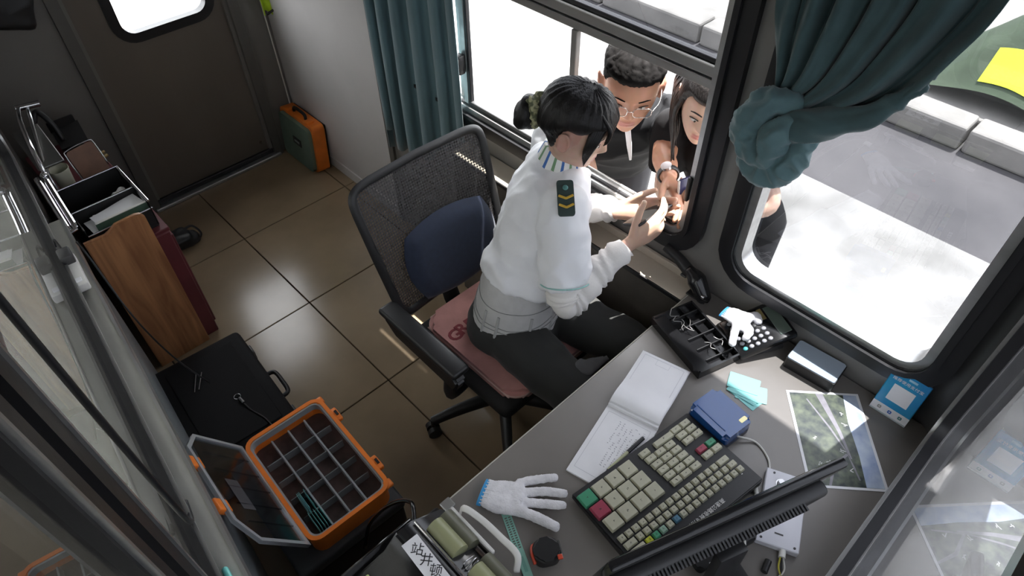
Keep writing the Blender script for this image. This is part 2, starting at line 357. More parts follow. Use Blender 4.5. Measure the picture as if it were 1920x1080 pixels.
# ---- back wall and door
BF = frame((1, 0, 0), (0, 0, 1), (0, -1, 0), (0, BKY+.03, 0)); D0, D1 = -.275, .425
struct(obj('wall_back', plate(rect(-.8, .7, -.2, CEIL), [rect(D0-.03, D1+.03, -.2, 2.05)], .06, BF), M_grey))
dr = wroot('door_1', (.08, BKY+.02, 0))
def movb(y): return frame((1, 0, 0), (0, 0, 1), (0, -1, 0), (0, y, 0))
HD = (-.075, .335, .90, 1.75, .06)
wobj('leaf', plate(rect(D0, D1, .03, 2.02), [off(HD, .005)], .035, movb(BKY+.035)), M_door, dr)
wobj('window_seal', ring(off(HD, .045), off(HD, 0), .045, movb(BKY+.03)), M_rubber, dr, 40)
wobj('pane', plate(off(HD, .01), [], .004, movb(BKY+.035)), G_clear, dr)
wobj('frame', plate(rect(D0-.05, D1+.05, 0, 2.08), [rect(D0, D1, -.01, 2.03)], .05, movb(BKY)), M_jamb, dr)
wobj('stop', plate(rect(D0-.0, D1+.0, .02, 2.03), [rect(D0+.018, D1-.018, .025, 2.01)], .02, movb(BKY+.006)), M_grey, dr)
wobj('threshold', rbox((D1-D0+.06, .07, .02), .004, 1, ((D0+D1)/2, BKY-.005, .01)), M_alu, dr)
wobj('bottom_gasket', rbox((D1-D0, .02, .03), .004, 1, ((D0+D1)/2, BKY+.0, .035)), M_rubber, dr)
wobj('bolt', cyl(BM(), (D1-.05, BKY+.012, .10), (D1-.05, BKY+.022, .10), .008), M_steel, dr, 40)
# ================================================================== desk, counter, chair
DZ = .78
dk = thing('desk', 'grey laminate desk across the front end below the corner window', 'desk', (.08, -1.86, 0))
wobj('worktop', rbox((1.07, .755, .026), .003, 1, (.08, -1.857, DZ-.013)), M_desk, dk)
wobj('edge_strip', rbox((1.07, .004, .022), .001, 1, (.08, -1.4785, DZ-.0125)), M_edge, dk)
wobj('corner_cap', rbox((.03, .028, .006), .002, 1, (-.447, -1.487, DZ+.0005)), M_alu, dk)
wobj('side_panel', rbox((.022, .70, .75), .003, 1, (-.43, -1.86, .377)), M_deskside, dk)
wobj('side_panel', rbox((.022, .70, .75), .003, 1, (.60, -1.86, .377)), M_deskside, dk)
wobj('back_panel', rbox((1.0, .02, .6), .003, 1, (.085, -2.16, .44)), M_deskside, dk)
ct = thing('side_counter', 'narrow beige-topped counter along the wall under the service window', 'counter', (.57, -.93, 0))
M_ctop = mat('beige_counter_top', (.50, .44, .36), .4, var=.08, scale=5)
wobj('top', rbox((.098, 1.12, .02), .003, 1, (.568, -.915, DZ-.01)), M_ctop, ct)
wobj('front_panel', rbox((.018, 1.1, .755), .003, 1, (.53, -.915, .3805)), M_deskside, ct)
wobj('edge_strip', rbox((.006, 1.12, .016), .001, 1, (.5175, -.915, DZ-.009)), M_rubber, ct)
wobj('back_strip', rbox((.012, .62, .03), .002, 1, (.606, -1.16, DZ+.015)), M_ctop, ct)
# ---- black cabinet that carries the printer
cb = thing('black_cabinet', 'low black cabinet standing left of the desk under the printer', 'cabinet', (-.66, -1.83, 0))
wobj('body', rbox((.36, .72, .70), .006, 2, (-.645, -1.82, .35)), M_black, cb)
wobj('top', rbox((.38, .75, .02), .004, 1, (-.645, -1.82, .71)), M_black, cb)
wobj('door', rbox((.33, .012, .6), .004, 1, (-.645, -1.456, .36)), M_dgrey, cb)
# ---- office chair, faces the desk
CX, CY = .185, -1.0
ch = thing('office_chair', 'black mesh-back office chair with armrests that the clerk sits on', 'chair', (CX, CY, 0))
def net():
    m = bpy.data.materials.new('black_chair_mesh'); m.use_nodes = True; nt = m.node_tree; b = nt.nodes['Principled BSDF']; b.inputs['Base Color'].default_value = (.03, .028, .03, 1); b.inputs['Roughness'].default_value = .6
    tc = nt.nodes.new('ShaderNodeTexCoord'); mp = nt.nodes.new('ShaderNodeMapping'); nt.links.new(tc.outputs['Object'], mp.inputs[0]); mp.inputs['Scale'].default_value = (150, 1, 150); mp.inputs['Rotation'].default_value = (0, .78, 0)
    ck = nt.nodes.new('ShaderNodeTexChecker'); ck.inputs['Scale'].default_value = 1; nt.links.new(mp.outputs[0], ck.inputs[0])
    t = nt.nodes.new('ShaderNodeBsdfTransparent'); x = nt.nodes.new('ShaderNodeMixShader'); ma = nt.nodes.new('ShaderNodeMath'); ma.operation = 'MULTIPLY'; ma.inputs[1].default_value = .38
    nt.links.new(ck.outputs['Fac'], ma.inputs[0]); nt.links.new(ma.outputs[0], x.inputs[0]); nt.links.new(b.outputs[0], x.inputs[1]); nt.links.new(t.outputs[0], x.inputs[2])
    nt.links.new(x.outputs[0], nt.nodes['Material Output'].inputs[0]); return m
M_net = net(); M_navy = mat('navy_fabric', (.012, .02, .045), .85, var=.1, scale=60, sheen=.2)
def bk(u, v, d=0.):   # backrest surface, u -1..1, v 0..1
    hw = .248+.024*v-.03*max(0, .25-v)
    return Vector((CX+u*hw, -.745+.15*v-.02*u*u+d, .575+.475*v))
def bk_outline(n=40, ins=0.):
    pts = []
    for i in range(n):
        a = 2*math.pi*i/n; c, s = math.cos(a), math.sin(a); e = .17
        pts.append(((abs(c)**e)*(1 if c > 0 else -1)*(1-ins), .5+.5*(abs(s)**e)*(1 if s > 0 else -1)*(1-ins)))
    return pts
bm = BM(); ol = bk_outline(56); P = [bk(u, v) for u, v in ol]; rs = []
for i, p in enumerate(P):
    t = (P[(i+1) % 56]-P[i-1]).normalized(); nrm = Vector((0, -1, .25)).normalized(); w = t.cross(nrm).normalized()
    rs.append([p+nrm*.011*math.sin(a)+w*.016*math.cos(a) for a in [2*math.pi*j/8 for j in range(8)]])
rings(bm, rs+[rs[0]], False); bmesh.ops.remove_doubles(bm, verts=bm.verts, dist=1e-5)
wobj('backrest_frame', bm, M_black, ch, 60)
bm = BM(); N = 16; g = [[bm.verts.new(bk(-.97+1.94*i/N, .02+.96*j/N)) for i in range(N+1)] for j in range(N+1)]
for j in range(N):
    for i in range(N): bm.faces.new((g[j][i], g[j][i+1], g[j+1][i+1], g[j+1][i]))
wobj('backrest_mesh', bm, M_net, ch, 180)
bm = BM(); N = 20; lay = []
for d in (-.012, -.045):
    g = [[None]*(N+1) for _ in range(N+1)]
    for j in range(N+1):
        for i in range(N+1):
            u = -1+2*i/N; v = -1+2*j/N; r = max(abs(u), abs(v)); q = math.hypot(u, v); s = 1 if q < 1e-6 else (r/q)**.55
            e = 1-max(0, (r-.75)/.25)**2
            g[j][i] = bm.verts.new(bk(.10+u*s*.78, .27+v*s*.31, d if d > -.02 else -.012+(d+.012)*e))
    lay.append(g)
for g in lay:
    for j in range(N):
        for i in range(N): bm.faces.new((g[j][i], g[j][i+1], g[j+1][i+1], g[j+1][i]))
bmesh.ops.remove_doubles(bm, verts=bm.verts, dist=1e-4)
wobj('lumbar_pad', bm, M_navy, ch, 60)
wobj('back_bracket', tube(BM(), [(CX, -.70, .72), (CX, -.70, .55), (CX, -.76, .42), (CX, -.92, .41)], [.03, .035, .03], 10, flat=.5, side=(1, 0, 0)), M_black, ch, 50)
wobj('seat', rbox((.47, .50, .07), .03, 4, (CX+.01, -1.01, .465)), mat('black_seat_fabric', (.016, .016, .017), .85, bump=.1, bscale=300), ch, 60)
wobj('seat_shell', rbox((.43, .46, .03), .012, 2, (CX+.01, -1.01, .425)), M_black, ch, 60)
for s in (-1, 1):
    ax = CX+s*.287
    ar = wobj('armrest', rbox((.07, .40, .028), .013, 3, (ax, -.93, .64)), M_black, ch, 60)
    bm = BM(); prism(bm, [(-.75, .628), (-1.10, .628), (-1.13, .60), (-1.11, .545), (-.80, .555), (-.745, .60)], -.02, .02)
    xf(bm, frame((0, 1, 0), (0, 0, 1), (1, 0, 0), (ax+s*.004, 0, 0))); bmesh.ops.bevel(bm, geom=bm.edges[:], offset=.008, segments=2, affect='EDGES')
    wobj('arm_bracket', bm, M_black, ch, 50, ar)
    wobj('arm_post', tube(BM(), [(ax, -1.06, .56), (ax, -1.05, .47), (ax-s*.05, -1.03, .415), (CX+s*.10, -1.01, .41)], [.028, .026, .022], 10, flat=.7), M_black, ch, 50, ar)
wobj('gas_lift', join(cyl(BM(), (CX, CY, .10), (CX, CY, .30), .028), cyl(BM(), (CX, CY, .30), (CX, CY, .43), .016)), M_dgrey, ch, 50)
wobj('hub', cyl(BM(), (CX, CY, .085), (CX, CY, .13), .045, 20, .038), M_black, ch, 50)
for i in range(5):
    a = math.radians(158+72*i); e = Vector((CX+.30*math.cos(a), CY+.30*math.sin(a), .085)); c0 = Vector((CX, CY, .11))
    lg = wobj('base_leg', tube(BM(), [c0, c0.lerp(e, .6)+Vector((0, 0, .01)), e], [.03, .024, .018], 8, flat=.7), M_black, ch, 50)
    t = Vector((-math.sin(a), math.cos(a), 0))
    bm = BM()
    for s in (-1, 1): cyl(bm, e+t*s*.006-Vector((0, 0, .058)), e+t*s*.026-Vector((0, 0, .058)), .027, 14)
    cyl(bm, e-Vector((0, 0, .05)), e+Vector((0, 0, .01)), .008, 8)
    wobj('caster', bm, M_black, ch, 50, lg)
M_pink = mat('dusty_pink_fabric', (.50, .24, .22), .9, var=.12, scale=14, bump=.08, bscale=250, sheen=.3)
M_maroon = mat('maroon_print', (.22, .035, .045), .8)
cu = thing('seat_cushion', 'dusty pink seat cushion with maroon GREENY lettering on the chair', 'cushion', (.21, -1.03, .50))
bm = BM(); prism(bm, rrect(-.215, .215, -.2375, .2375, .06, 6), -.021, .021); bmesh.ops.bevel(bm, geom=[e for e in bm.edges if abs(e.verts[0].co.z-e.verts[1].co.z) < 1e-6], offset=.015, segments=4, affect='EDGES')
obj('pad', shift(bm, (0, 0, .0215)), M_pink, cu, 60)
bm = BM(); pts = [(x, y, .024) for x, y in rrect(-.2145, .2145, -.237, .237, .06)]; tube(bm, pts+[pts[0]], .0035, 6, steps=120); obj('piping', bm, mat('pale_pink_piping', (.62, .42, .38), .8), cu, 60)
L = 'GREENY'
for i, c in enumerate(L):
    Mx = Matrix.Translation((-.178+i*.036, .10+.006*math.sin(i*1.3), .0432)) @ Matrix.Rotation(math.radians(6*math.sin(i*2)), 4, 'Z')
    o = text('letter', c, .068, Mx, M_maroon, cu, .0005, bold=.0016)
bm = BM(); prism(bm, [(.0+.075*math.cos(a)*(1+.12*math.sin(3*a)), -.03+.06*math.sin(a)) for a in [2*math.pi*i/24 for i in range(24)]], .0425, .0434); obj('printed_patch', bm, mat('cream_print', (.60, .47, .38), .85), cu)
bm = BM(); tube(bm, [(-.10+.009*math.cos(a), -.075+.009*math.sin(a)*(1.2), .0434) for a in [2*math.pi*i/10 for i in range(11)]], .0012, 5, steps=24); obj('printed_mark', bm, M_maroon, cu)
# ================================================================== things on the desk
def desk_thing(name, label, cat, p, rot=0., group=None): return thing(name, label, cat, (p[0], p[1], p[2] if len(p) > 2 else DZ), rot, group)
# ---- toll keyboard
kb = desk_thing('toll_keyboard', 'black toll keyboard with cream keys lying on the desk', 'keyboard', (-.036, -1.842, DZ+.0075), math.radians(-8))
KW, KD = .402, .252; M_kb = mat('keyboard_case', (.011, .011, .013), .4, bump=.04, bscale=300)
bm = BM(); prism(bm, [(-KW/2, KD/2), (-KW/2, -KD/2), (KW/2, -KD/2), (KW/2, KD/2)], .0, .022)
for v in bm.verts:
    if v.co.z > .01: v.co.z = .016+.016*(.5-v.co.y/KD)
bmesh.ops.bevel(bm, geom=bm.edges[:], offset=.003, segments=2, affect='EDGES'); obj('case', bm, M_kb, kb, 40)
for x in (-.17, .17):
    for y in (-.10, .10): obj('rubber_foot', cyl(BM(), (x, y, -.0073), (x, y, .0005), .008, 10), M_rubber, kb)
def ktop(v): return .016+.016*v
M_key = mat('cream_key', (.50, .49, .38), .45, var=.06, scale=30); M_kg = mat('green_key', (.06, .30, .17), .4); M_kr = mat('red_key', (.34, .05, .09), .4)
M_ky = mat('yellow_key', (.55, .58, .05), .4); M_kbl = mat('blue_key', (.08, .20, .30), .4); M_kgl = mat('pale_green_key', (.30, .46, .36), .4); M_ink = mat('key_ink', (.06, .06, .06), .6)
KM = {}
def key(u, v, w, h, m, hh=.009, ch=None, sz=.008):
    k = (round(w, 4), round(h, 4), m.name)
    if k not in KM:
        bm = BM(); prism(bm, [(-w/2, -h/2), (w/2, -h/2), (w/2, h/2), (-w/2, h/2)], 0, hh)
        for q in bm.verts:
            if q.co.z > hh/2: q.co.x *= 1-.0045/w; q.co.y *= 1-.0045/h
        bmesh.ops.bevel(bm, geom=bm.edges[:], offset=.0009, segments=1, affect='EDGES'); me = bpy.data.meshes.new('key'); bm.to_mesh(me); bm.free(); me.materials.append(m); KM[k] = me
    x, y = (u-.5)*KW, (.5-v)*KD
    o = obj('key', KM[k], None, kb); o.location = (x, y, ktop(v)-.0005)
    if ch:
        bm = BM(); 
        for q in range(random.choice((2, 3))): box(bm, (random.uniform(-.3, .3)*sz, random.uniform(-.3, .3)*sz, hh+.0002), (sz*random.uniform(.3, .8), sz*.14, .0004), Matrix.Rotation(random.choice((0, 1.57, .7, -.6)), 3, 'Z'))
        p = obj('key_legend', bm, M_ink, o)
def legend(o): pass
for r in range(3):
    for c in range(4):
        m = M_kg if (r, c) == (0, 0) else M_kr if (r, c) == (1, 0) else M_key
        key(.058+.109*c+.012*r, .13+.165*r, .0405, .0385, m, .011, True, .007)
for r in range(6):
    for c in range(3):
        if r == 0 and c == 2: continue
        if r == 0 and c == 1: key(.595+.086*1.5-.01, .095, .064, .0185, M_key, .009, True); continue
        key(.548+.083*c+.004*r, .095+.082*r, .031, .0185, M_key, .009, True, .006)
for r in range(3):
    for c in range(2): key(.83+.083*c+.003*r, .085+.082*r, .031, .0185, M_key, .009, True, .006)
for (r, c), m in zip([(0, 0), (0, 1), (1, 0), (1, 1)], (M_kr, M_kg, M_key, M_key)): key(.855+.08*c, .405+.082*r, .030, .0185, m, .009, True, .006)
for r in range(3):
    us = []; u = .03
    widths = [.0185]*15+[.036] if r == 0 else [.034]+[.0185]*14+[.026] if r == 1 else [.044]+[.0185]*14+[.0185]
    for i, w in enumerate(widths):
        m = M_key
        if r == 2: m = {1: M_ky, 2: M_kg, 3: M_kgl, 5: M_kbl}.get(i, M_key)
        key(u+w/2/KW, .625+.083*r, w, .0178, m, .008, True, .005); u += (w+.0035)/KW
TX = Matrix.Translation((0, -KD*.44, ktop(.94)+.0006))
M_wprint = mat('white_print', (.75, .75, .75), .6)
text('printed_title', '高速公路收费专用键盘', .0135, Matrix.Translation((.015, -KD*.415, ktop(.915)+.0004)) @ Matrix.Rotation(math.atan(.016/KD)*-1, 4, 'X') @ Matrix.Rotation(math.pi, 4, 'Z'), M_wprint, kb)
obj('indicator', shift(box(BM(), (0, 0, 0), (.004, .002, .001)), (.17, -.085, ktop(.84)+.0005)), M_wprint, kb)
# ---- blue card reader
rd = desk_thing('card_reader', 'glossy blue card reader with rounded corners beside the keyboard', 'card reader', (.224, -1.815), math.radians(-8))
M_blue = mat('glossy_blue_plastic', (.012, .075, .27), .14, coat=.5); M_dblue = mat('dark_blue_plastic', (.015, .025, .06), .3)
def roundslab(w, d, h, r, e=.008, m=0):
    bm = BM(); prism(bm, rrect(-w/2, w/2, -d/2, d/2, r, 5), 0, h); ed = [x for x in bm.edges if abs(x.verts[0].co.z-x.verts[1].co.z) < 1e-6 and x.verts[0].co.z > h*.5]
    bmesh.ops.bevel(bm, geom=ed, offset=e, segments=3, affect='EDGES'); return bm
obj('base', roundslab(.106, .132, .02, .014, .002), M_dblue, rd, 40); obj('shell', shift(roundslab(.104, .130, .032, .014, .012), (0, 0, .02)), M_blue, rd, 60)
obj('ridge', rbox((.004, .10, .004), .0015, 2, (-.034, .005, .0515)), M_blue, rd, 60)
obj('label', roundslab(.022, .012, .0008, .003, .0003).copy() if False else shift(roundslab(.024, .012, .0008, .003, .0003), (.03, -.048, .0518)), mat('gold_label', (.6, .55, .3), .25, metal=.6), rd)
# ---- cables on the desk
def cable(name, label, pts, r, m, cat='cable'):
    o = thing(name, label, cat, tuple(pts[0])); wobj('cord', tube(BM(), pts, r, 8), m, o, 180); return o
c = cable('reader_cable', 'white cable curving from the blue card reader', [(.215, -1.878, .80), (.245, -1.92, .784), (.225, -1.97, .783), (.18, -2.0, .783)], .003, M_cablew)
c = cable('keyboard_cable', 'grey keyboard cable with pale plug right of the keyboard', [(.150, -1.975, .785), (.12, -2.0, .786), (.085, -2.03, .784)], .0028, M_cablew)
wobj('plug', tube(BM(), [(.142, -1.982, .786), (.118, -2.002, .786)], .006, 10, steps=2), M_whitepl, c, 40)
# ---- notebook, pen
nbr = math.radians(13.5); nb = desk_thing('notebook', 'open notepad with handwriting partly under the keyboard', 'notebook', (.076, -1.645), nbr)
def page(x0, x1, w, zf, m, t=.0012, n=10):
    bm = BM(); a = []
    for i in range(n+1):
        x = x0+(x1-x0)*i/n; a.append([bm.verts.new((x, y, zf(x)+z)) for y, z in ((-w/2, 0), (w/2, 0), (w/2, -t), (-w/2, -t))])
    for i in range(n):
        for j in range(4): bm.faces.new((a[i][j], a[i][(j+1) % 4], a[i+1][(j+1) % 4], a[i+1][j]))
    bm.faces.new(a[0]); bm.faces.new(a[-1][::-1]); return bm
obj('lower_pages', page(-.235, 0, .148, lambda x: .006, M_paper, .006), M_paper, nb)
for i in range(5): obj('turned_page', page(-.004+.002*i, .222-.003*i, .148-.001*i, lambda x, i=i: .004+.0022*i+.016*math.exp(-((x-.03)/.045)**2)+(0 if x > .01 else -.004), M_paper, .0009, 16), M_paper, nb, 40)
obj('binding', rbox((.012, .148, .016), .004, 2, (.0, 0, .008)), M_paper, nb, 40)
M_pen = mat('blue_ink', (.10, .10, .16), .7)
bm = BM()
def rectline(x0, x1, y0, y1, z, t=.0006):
    for a in ((x0, (y0+y1)/2, t, y1-y0), (x1, (y0+y1)/2, t, y1-y0), ((x0+x1)/2, y0, x1-x0, t), ((x0+x1)/2, y1, x1-x0, t)): box(bm, (a[0], a[1], z), (a[2], a[3], .0002))
rectline(-.215, -.02, -.062, .062, .0063); obj('printed_border', bm, mat('grey_print_line', (.45, .45, .5), .8), nb)
bm = BM(); rectline(.075, .205, -.060, .060, .0142); rectline(.185, .205, -.02, .02, .0142, .0004); obj('printed_border', bm, MATS['grey_print_line'], nb)
bm = BM()
for r in range(9):
    x = -.03-.0
    for i in range(22 if r < 6 else 12):
        px_ = -.028-.0075*i; py_ = -.05+.0115*r
        if r > 6: continue
        if random.random() < .2: continue
        for q in range(2): box(bm, (px_*.9-.01, py_-.0+random.uniform(-.002, .002), .0064), (random.uniform(.002, .005), .0006, .0003), Matrix.Rotation(random.uniform(-1.5, 1.5), 3, 'Z'))
obj('handwriting', bm, M_pen, nb)
a, b = W(1140, 882, 2, .79), W(1206, 822, 2, .79)
pn = desk_thing('ballpoint_pen', 'black ballpoint pen with clear barrel lying on the open notepad', 'pen', (a.x, a.y, DZ+.006))
d = (b-a); wobj('barrel', cyl(BM(), Vector((a.x, a.y, DZ+.0113)), Vector((a.x, a.y, DZ+.0113))+d*.62, .0045, 10), mat('clear_barrel', (.45, .46, .30), .2), pn, 40)
wobj('cap', cyl(BM(), Vector((a.x, a.y, DZ+.0113))+d*.55, Vector((a.x, a.y, DZ+.0113))+d, .0055, 10), M_blackgloss, pn, 40)
wobj('tip', cyl(BM(), Vector((a.x, a.y, DZ+.0113)), Vector((a.x, a.y, DZ+.0113))-d*.1, .004, 10, .001), M_blackgloss, pn, 40)
# ---- black coin tray with tangled wires
ty = desk_thing('cash_tray', 'black sorting tray with wire dividers near the side counter', 'tray', (.412, -1.603), math.radians(-17))
bm = BM(); box(bm, (0, 0, .004), (.148, .232, .008))
for c, s in (((-.072, 0, .014), (.006, .232, .028)), ((.072, 0, .014), (.006, .232, .028)), ((0, .114, .014), (.148, .006, .028)), ((0, -.114, .014), (.148, .006, .028)), ((-.05, 0, .012), (.04, .228, .02)), ((.03, 0, .01), (.005, .228, .018))): box(bm, c, s)
obj('body', bm, M_blackgloss, ty)
for i in range(5): obj('divider', rbox((.098, .004, .018), .001, 1, (.022, -.085+.042*i, .014)), M_black, ty)
M_wire = mat('grey_wire', (.35, .34, .33), .35, metal=.6)
for i in range(7):
    x, y = random.uniform(-.02, .055), random.uniform(-.09, .09)
    obj('wire', tube(BM(), [(x+random.uniform(-.012, .012), y+.012*k, .025+random.uniform(0, .004)) for k in range(4)], .0012, 5), M_wire, ty, 180)
# ---- calculator
clc = desk_thing('calculator', 'black desk calculator with round grey keys propped against the window frame', 'calculator', (.546, -1.722), math.radians(-28)); clc.scale = (1.17, 1.17, 1.17)
tilt = Matrix.Rotation(math.radians(-17), 4, 'Y')
def cl(bm): return xf(bm, Matrix.Translation((0, 0, .036)) @ tilt)
obj('body', cl(rbox((.152, .118, .022), .006, 2)), M_blackgloss, clc, 40)
obj('screen', cl(rbox((.030, .090, .002), .0008, 1, (.053, 0, .0113))), mat('lcd_green_grey', (.10, .13, .11), .2), clc)
obj('solar_cell', cl(rbox((.012, .034, .0015), .0005, 1, (.027, .03, .0112))), mat('solar_brown', (.25, .20, .08), .3), clc)
M_gk = mat('grey_calc_key', (.42, .42, .45), .4); M_tk = mat('teal_calc_key', (.10, .45, .45), .4)
for i in range(5):
    for j in range(6):
        m = M_dgrey if (j >= 3 and i < 3) else M_gk
        if (i, j) == (4, 0): m = M_tk
        bm = BM(); ell(bm, (.012-.0165*i, -.045+.0165*j+.002, .012), (.0062, .0058, .003), None, 10, 6); obj('key', cl(bm), m, clc, 60)
bm = rbox((.12, .10, .014), .004, 2, (-.005, 0, .007)); obj('foot', bm, M_dgrey, clc)
# ---- black box with a pale top
bx = desk_thing('phone_box', 'black box with pale blue-grey top beside the window frame', 'box', (.567, -1.902), math.radians(4))
obj('body', roundslab(.086, .142, .040, .006, .002), M_black, bx, 40); obj('lid', shift(roundslab(.082, .138, .003, .006, .001), (0, 0, .040)), mat('pale_glass_top', (.42, .50, .60), .18, coat=.4), bx, 40)
# ---- payment sign card
p0, p1 = W(1641, 752, 2, DZ), W(1697, 792, 2, DZ); p0.x = .592; p1.x = .592
sg = thing('payment_sign', 'small blue and white payment code card standing at the window frame', 'sign', (.592, (p0.y+p1.y)/2, DZ))
SW, SH = .098, .150; lean = Matrix.Rotation(math.radians(9), 4, 'Y')
# card local: across = -y as seen from the desk, up = z, facing -x
def sgf(a, b, c=0.): return frame((0, -1, 0), (math.sin(math.radians(10)), 0, math.cos(math.radians(10))), (-math.cos(math.radians(10)), 0, math.sin(math.radians(10))), (-.018, 0, 0)) @ Matrix.Translation((a, b, c))
def sgbox(w, h, t, a, b, c): return xf(rbox((w, h, t), min(.002, t*.4), 1), sgf(a, b, c))
obj('card', sgbox(SW, SH, .006, 0, SH/2, 0), mat('sign_blue', (.02, .24, .55), .25, col2=(.03, .34, .52), scale=9), sg)
obj('white_band', sgbox(SW, .028, .0008, 0, .0145, .0034), M_paper, sg); obj('code_panel', sgbox(.056, .056, .0008, 0, .078, .0034), M_paper, sg)
text('lettering', '推荐使用支付宝', .0115, sgf(0, .1215, .0036), M_wprint, sg)
obj('logo_bar', sgbox(.022, .007, .0006, .006, .138, .0034), mat('pale_blue_print', (.35, .6, .75), .6), sg)
for i, m in enumerate((mat('grey_logo', (.3, .3, .3), .6), mat('blue_logo', (.03, .12, .45), .6), mat('teal_logo', (.05, .2, .22), .6))):
    bm = BM(); prism(bm, rrect(-.005, .005, -.005, .005, .0025, 3), .0035, .0045); obj('payment_logo', xf(bm, sgf(-.028+.028*i, .0155, 0)), m, sg)
    bm = BM(); box(bm, (0, 0, .0048), (.005, .0012, .0004)); box(bm, (0, .001, .0048), (.0012, .005, .0004)); obj('payment_logo_mark', xf(bm, sgf(-.028+.028*i, .0155, 0)), M_wprint, sg)
obj('foot', rbox((.05, SW, .003), .001, 1, (.0, 0, .0015)), mat('clear_acrylic', (.5, .55, .58), .15), sg)
# ---- printed photograph
cs = [W(*p, 2, DZ) for p in ((1480, 745), (1600, 725), (1655, 905), (1527, 933))]; c = sum(cs, Vector())/4
ex = ((cs[2]-cs[1])+(cs[3]-cs[0])); ang = math.atan2(ex.y, ex.x)
pf = desk_thing('printed_photo', 'white-bordered landscape print of roads lying at the front of the desk', 'photo', (c.x, c.y), ang)
obj('sheet', box(BM(), (0, 0, .0008), (.292, .195, .0012)), M_paper, pf)
def landscape():
    m = bpy.data.materials.new('landscape_print'); m.use_nodes = True; nt = m.node_tree; b = nt.nodes['Principled BSDF']; b.inputs['Roughness'].default_value = .28
    tc = nt.nodes.new('ShaderNodeTexCoord'); n = nt.nodes.new('ShaderNodeTexNoise'); n.inputs['Scale'].default_value = 34; n.inputs['Detail'].default_value = 8
    nt.links.new(tc.outputs['Object'], n.inputs[0]); r = nt.nodes.new('ShaderNodeValToRGB'); e = r.color_ramp.elements
    e[0].position = .35; e[0].color = (.02, .03, .035, 1); e[1].position = .75; e[1].color = (.16, .19, .12, 1); nt.links.new(n.outputs['Fac'], r.inputs[0]); nt.links.new(r.outputs[0], b.inputs[0]); return m
obj('print', box(BM(), (0, 0, .0016), (.278, .180, .0004)), landscape(), pf)
M_sky = mat('print_sky', (.30, .38, .60), .3, col2=(.62, .70, .80), scale=16); M_road = mat('print_road', (.24, .23, .26), .3, var=.15, scale=40)
bm = BM(); prism(bm, [(-.139, .09), (-.139, .055), (-.05, .047), (.05, .05), (.139, .045), (.139, .09)], .0018, .0021); obj('print_sky', bm, M_sky, pf)
for pl in ([(-.139, .0), (-.139, -.02), (-.02, .012), (.06, .026), (.06, .03), (-.02, .022)], [(-.12, -.045), (-.03, -.002), (.05, .026), (.05, .023), (-.03, -.008), (-.12, -.049)], [(.05, .022), (.09, -.02), (.139, -.04), (.139, -.046), (.085, -.028), (.045, .018)], [(.04, .02), (.08, .03), (.12, .036), (.12, .032), (.08, .025)]):
    bm = BM(); prism(bm, pl[::-1], .0018, .0021); obj('print_road', bm, M_road, pf)
bm = BM()
for x, y in ((-.08, .035), (-.045, .036), (.035, .01), (.07, -.03), (.075, -.055), (.0, -.05), (.09, .02)):
    for q in range(3): box(bm, (x+.003*q, y+random.uniform(-.004, .004), .0022), (.0018, random.uniform(.004, .011), .0003), Matrix.Rotation(random.uniform(-.6, 1.6), 3, 'Z'))
obj('print_marks', bm, M_wprint, pf)
# ---- white metal control box
cs = [W(*p, 2, .80) for p in ((1437, 880), (1515, 900), (1495, 1030), (1420, 1015))]; c = sum(cs, Vector())/4; ex = (cs[2]-cs[1])+(cs[3]-cs[0])
wb = desk_thing('control_box', 'white metal control box with knobs half hidden behind the monitor top', 'box', (c.x, c.y), math.atan2(ex.y, ex.x))
obj('body', rbox((.20, .098, .02), .002, 1, (0, 0, .0105)), mat('pale_lilac_metal', (.66, .66, .72), .35), wb)
for x, y in ((-.065, .02), (-.065, -.012)):
    k = obj('knob', cyl(BM(), (x, y, .0205), (x, y, .032), .009, 14, .007), M_steel, wb, 40); obj('knob_washer', cyl(BM(), (x, y, .0203), (x, y, .0215), .012, 16), M_steel, k, 40)
for x, y in ((-.09, .038), (-.09, -.03), (.09, .038), (.09, -.038)): obj('screw', cyl(BM(), (x, y, .0203), (x, y, .0218), .003, 8), M_dgrey, wb, 40)
obj('printed_mark', box(BM(), (.068, .0, .0207), (.004, .02, .0003)), M_ink, wb)
obj('cable_gland', cyl(BM(), (.098, .015, .011), (.118, .015, .011), .008, 10), M_whitepl, wb, 40)
for i, m in enumerate((mat('yellow_wire', (.5, .45, .06), .5), M_black, M_cablew)):
    obj('wire', tube(BM(), [(.116, .012+.003*i, .011), (.145, .012+.006*i, .008), (.175, .03-.012*i, .004), (.20, .03-.02*i, .004)], .0022, 6), m, wb, 180)
obj('connector', cyl(BM(), (.135, -.012, .009), (.165, -.018, .009), .008, 10), M_black, wb, 40)
# ---- monitor seen over its top edge
e0, e1 = W(1580, 857, 2, 1.1), W(1090, 1077, 2, 1.1); dm = (e1-e0); dm.z = 0; dm.normalize(); nm = Vector((-dm.y, dm.x, 0)); nm = nm if nm.y > 0 else -nm
mc = e0+dm*.275; mn = thing('monitor', 'black computer monitor on the desk seen from above its back', 'monitor', (mc.x-nm.x*.03, mc.y-nm.y*.03, DZ), math.atan2(-dm.y, -dm.x))
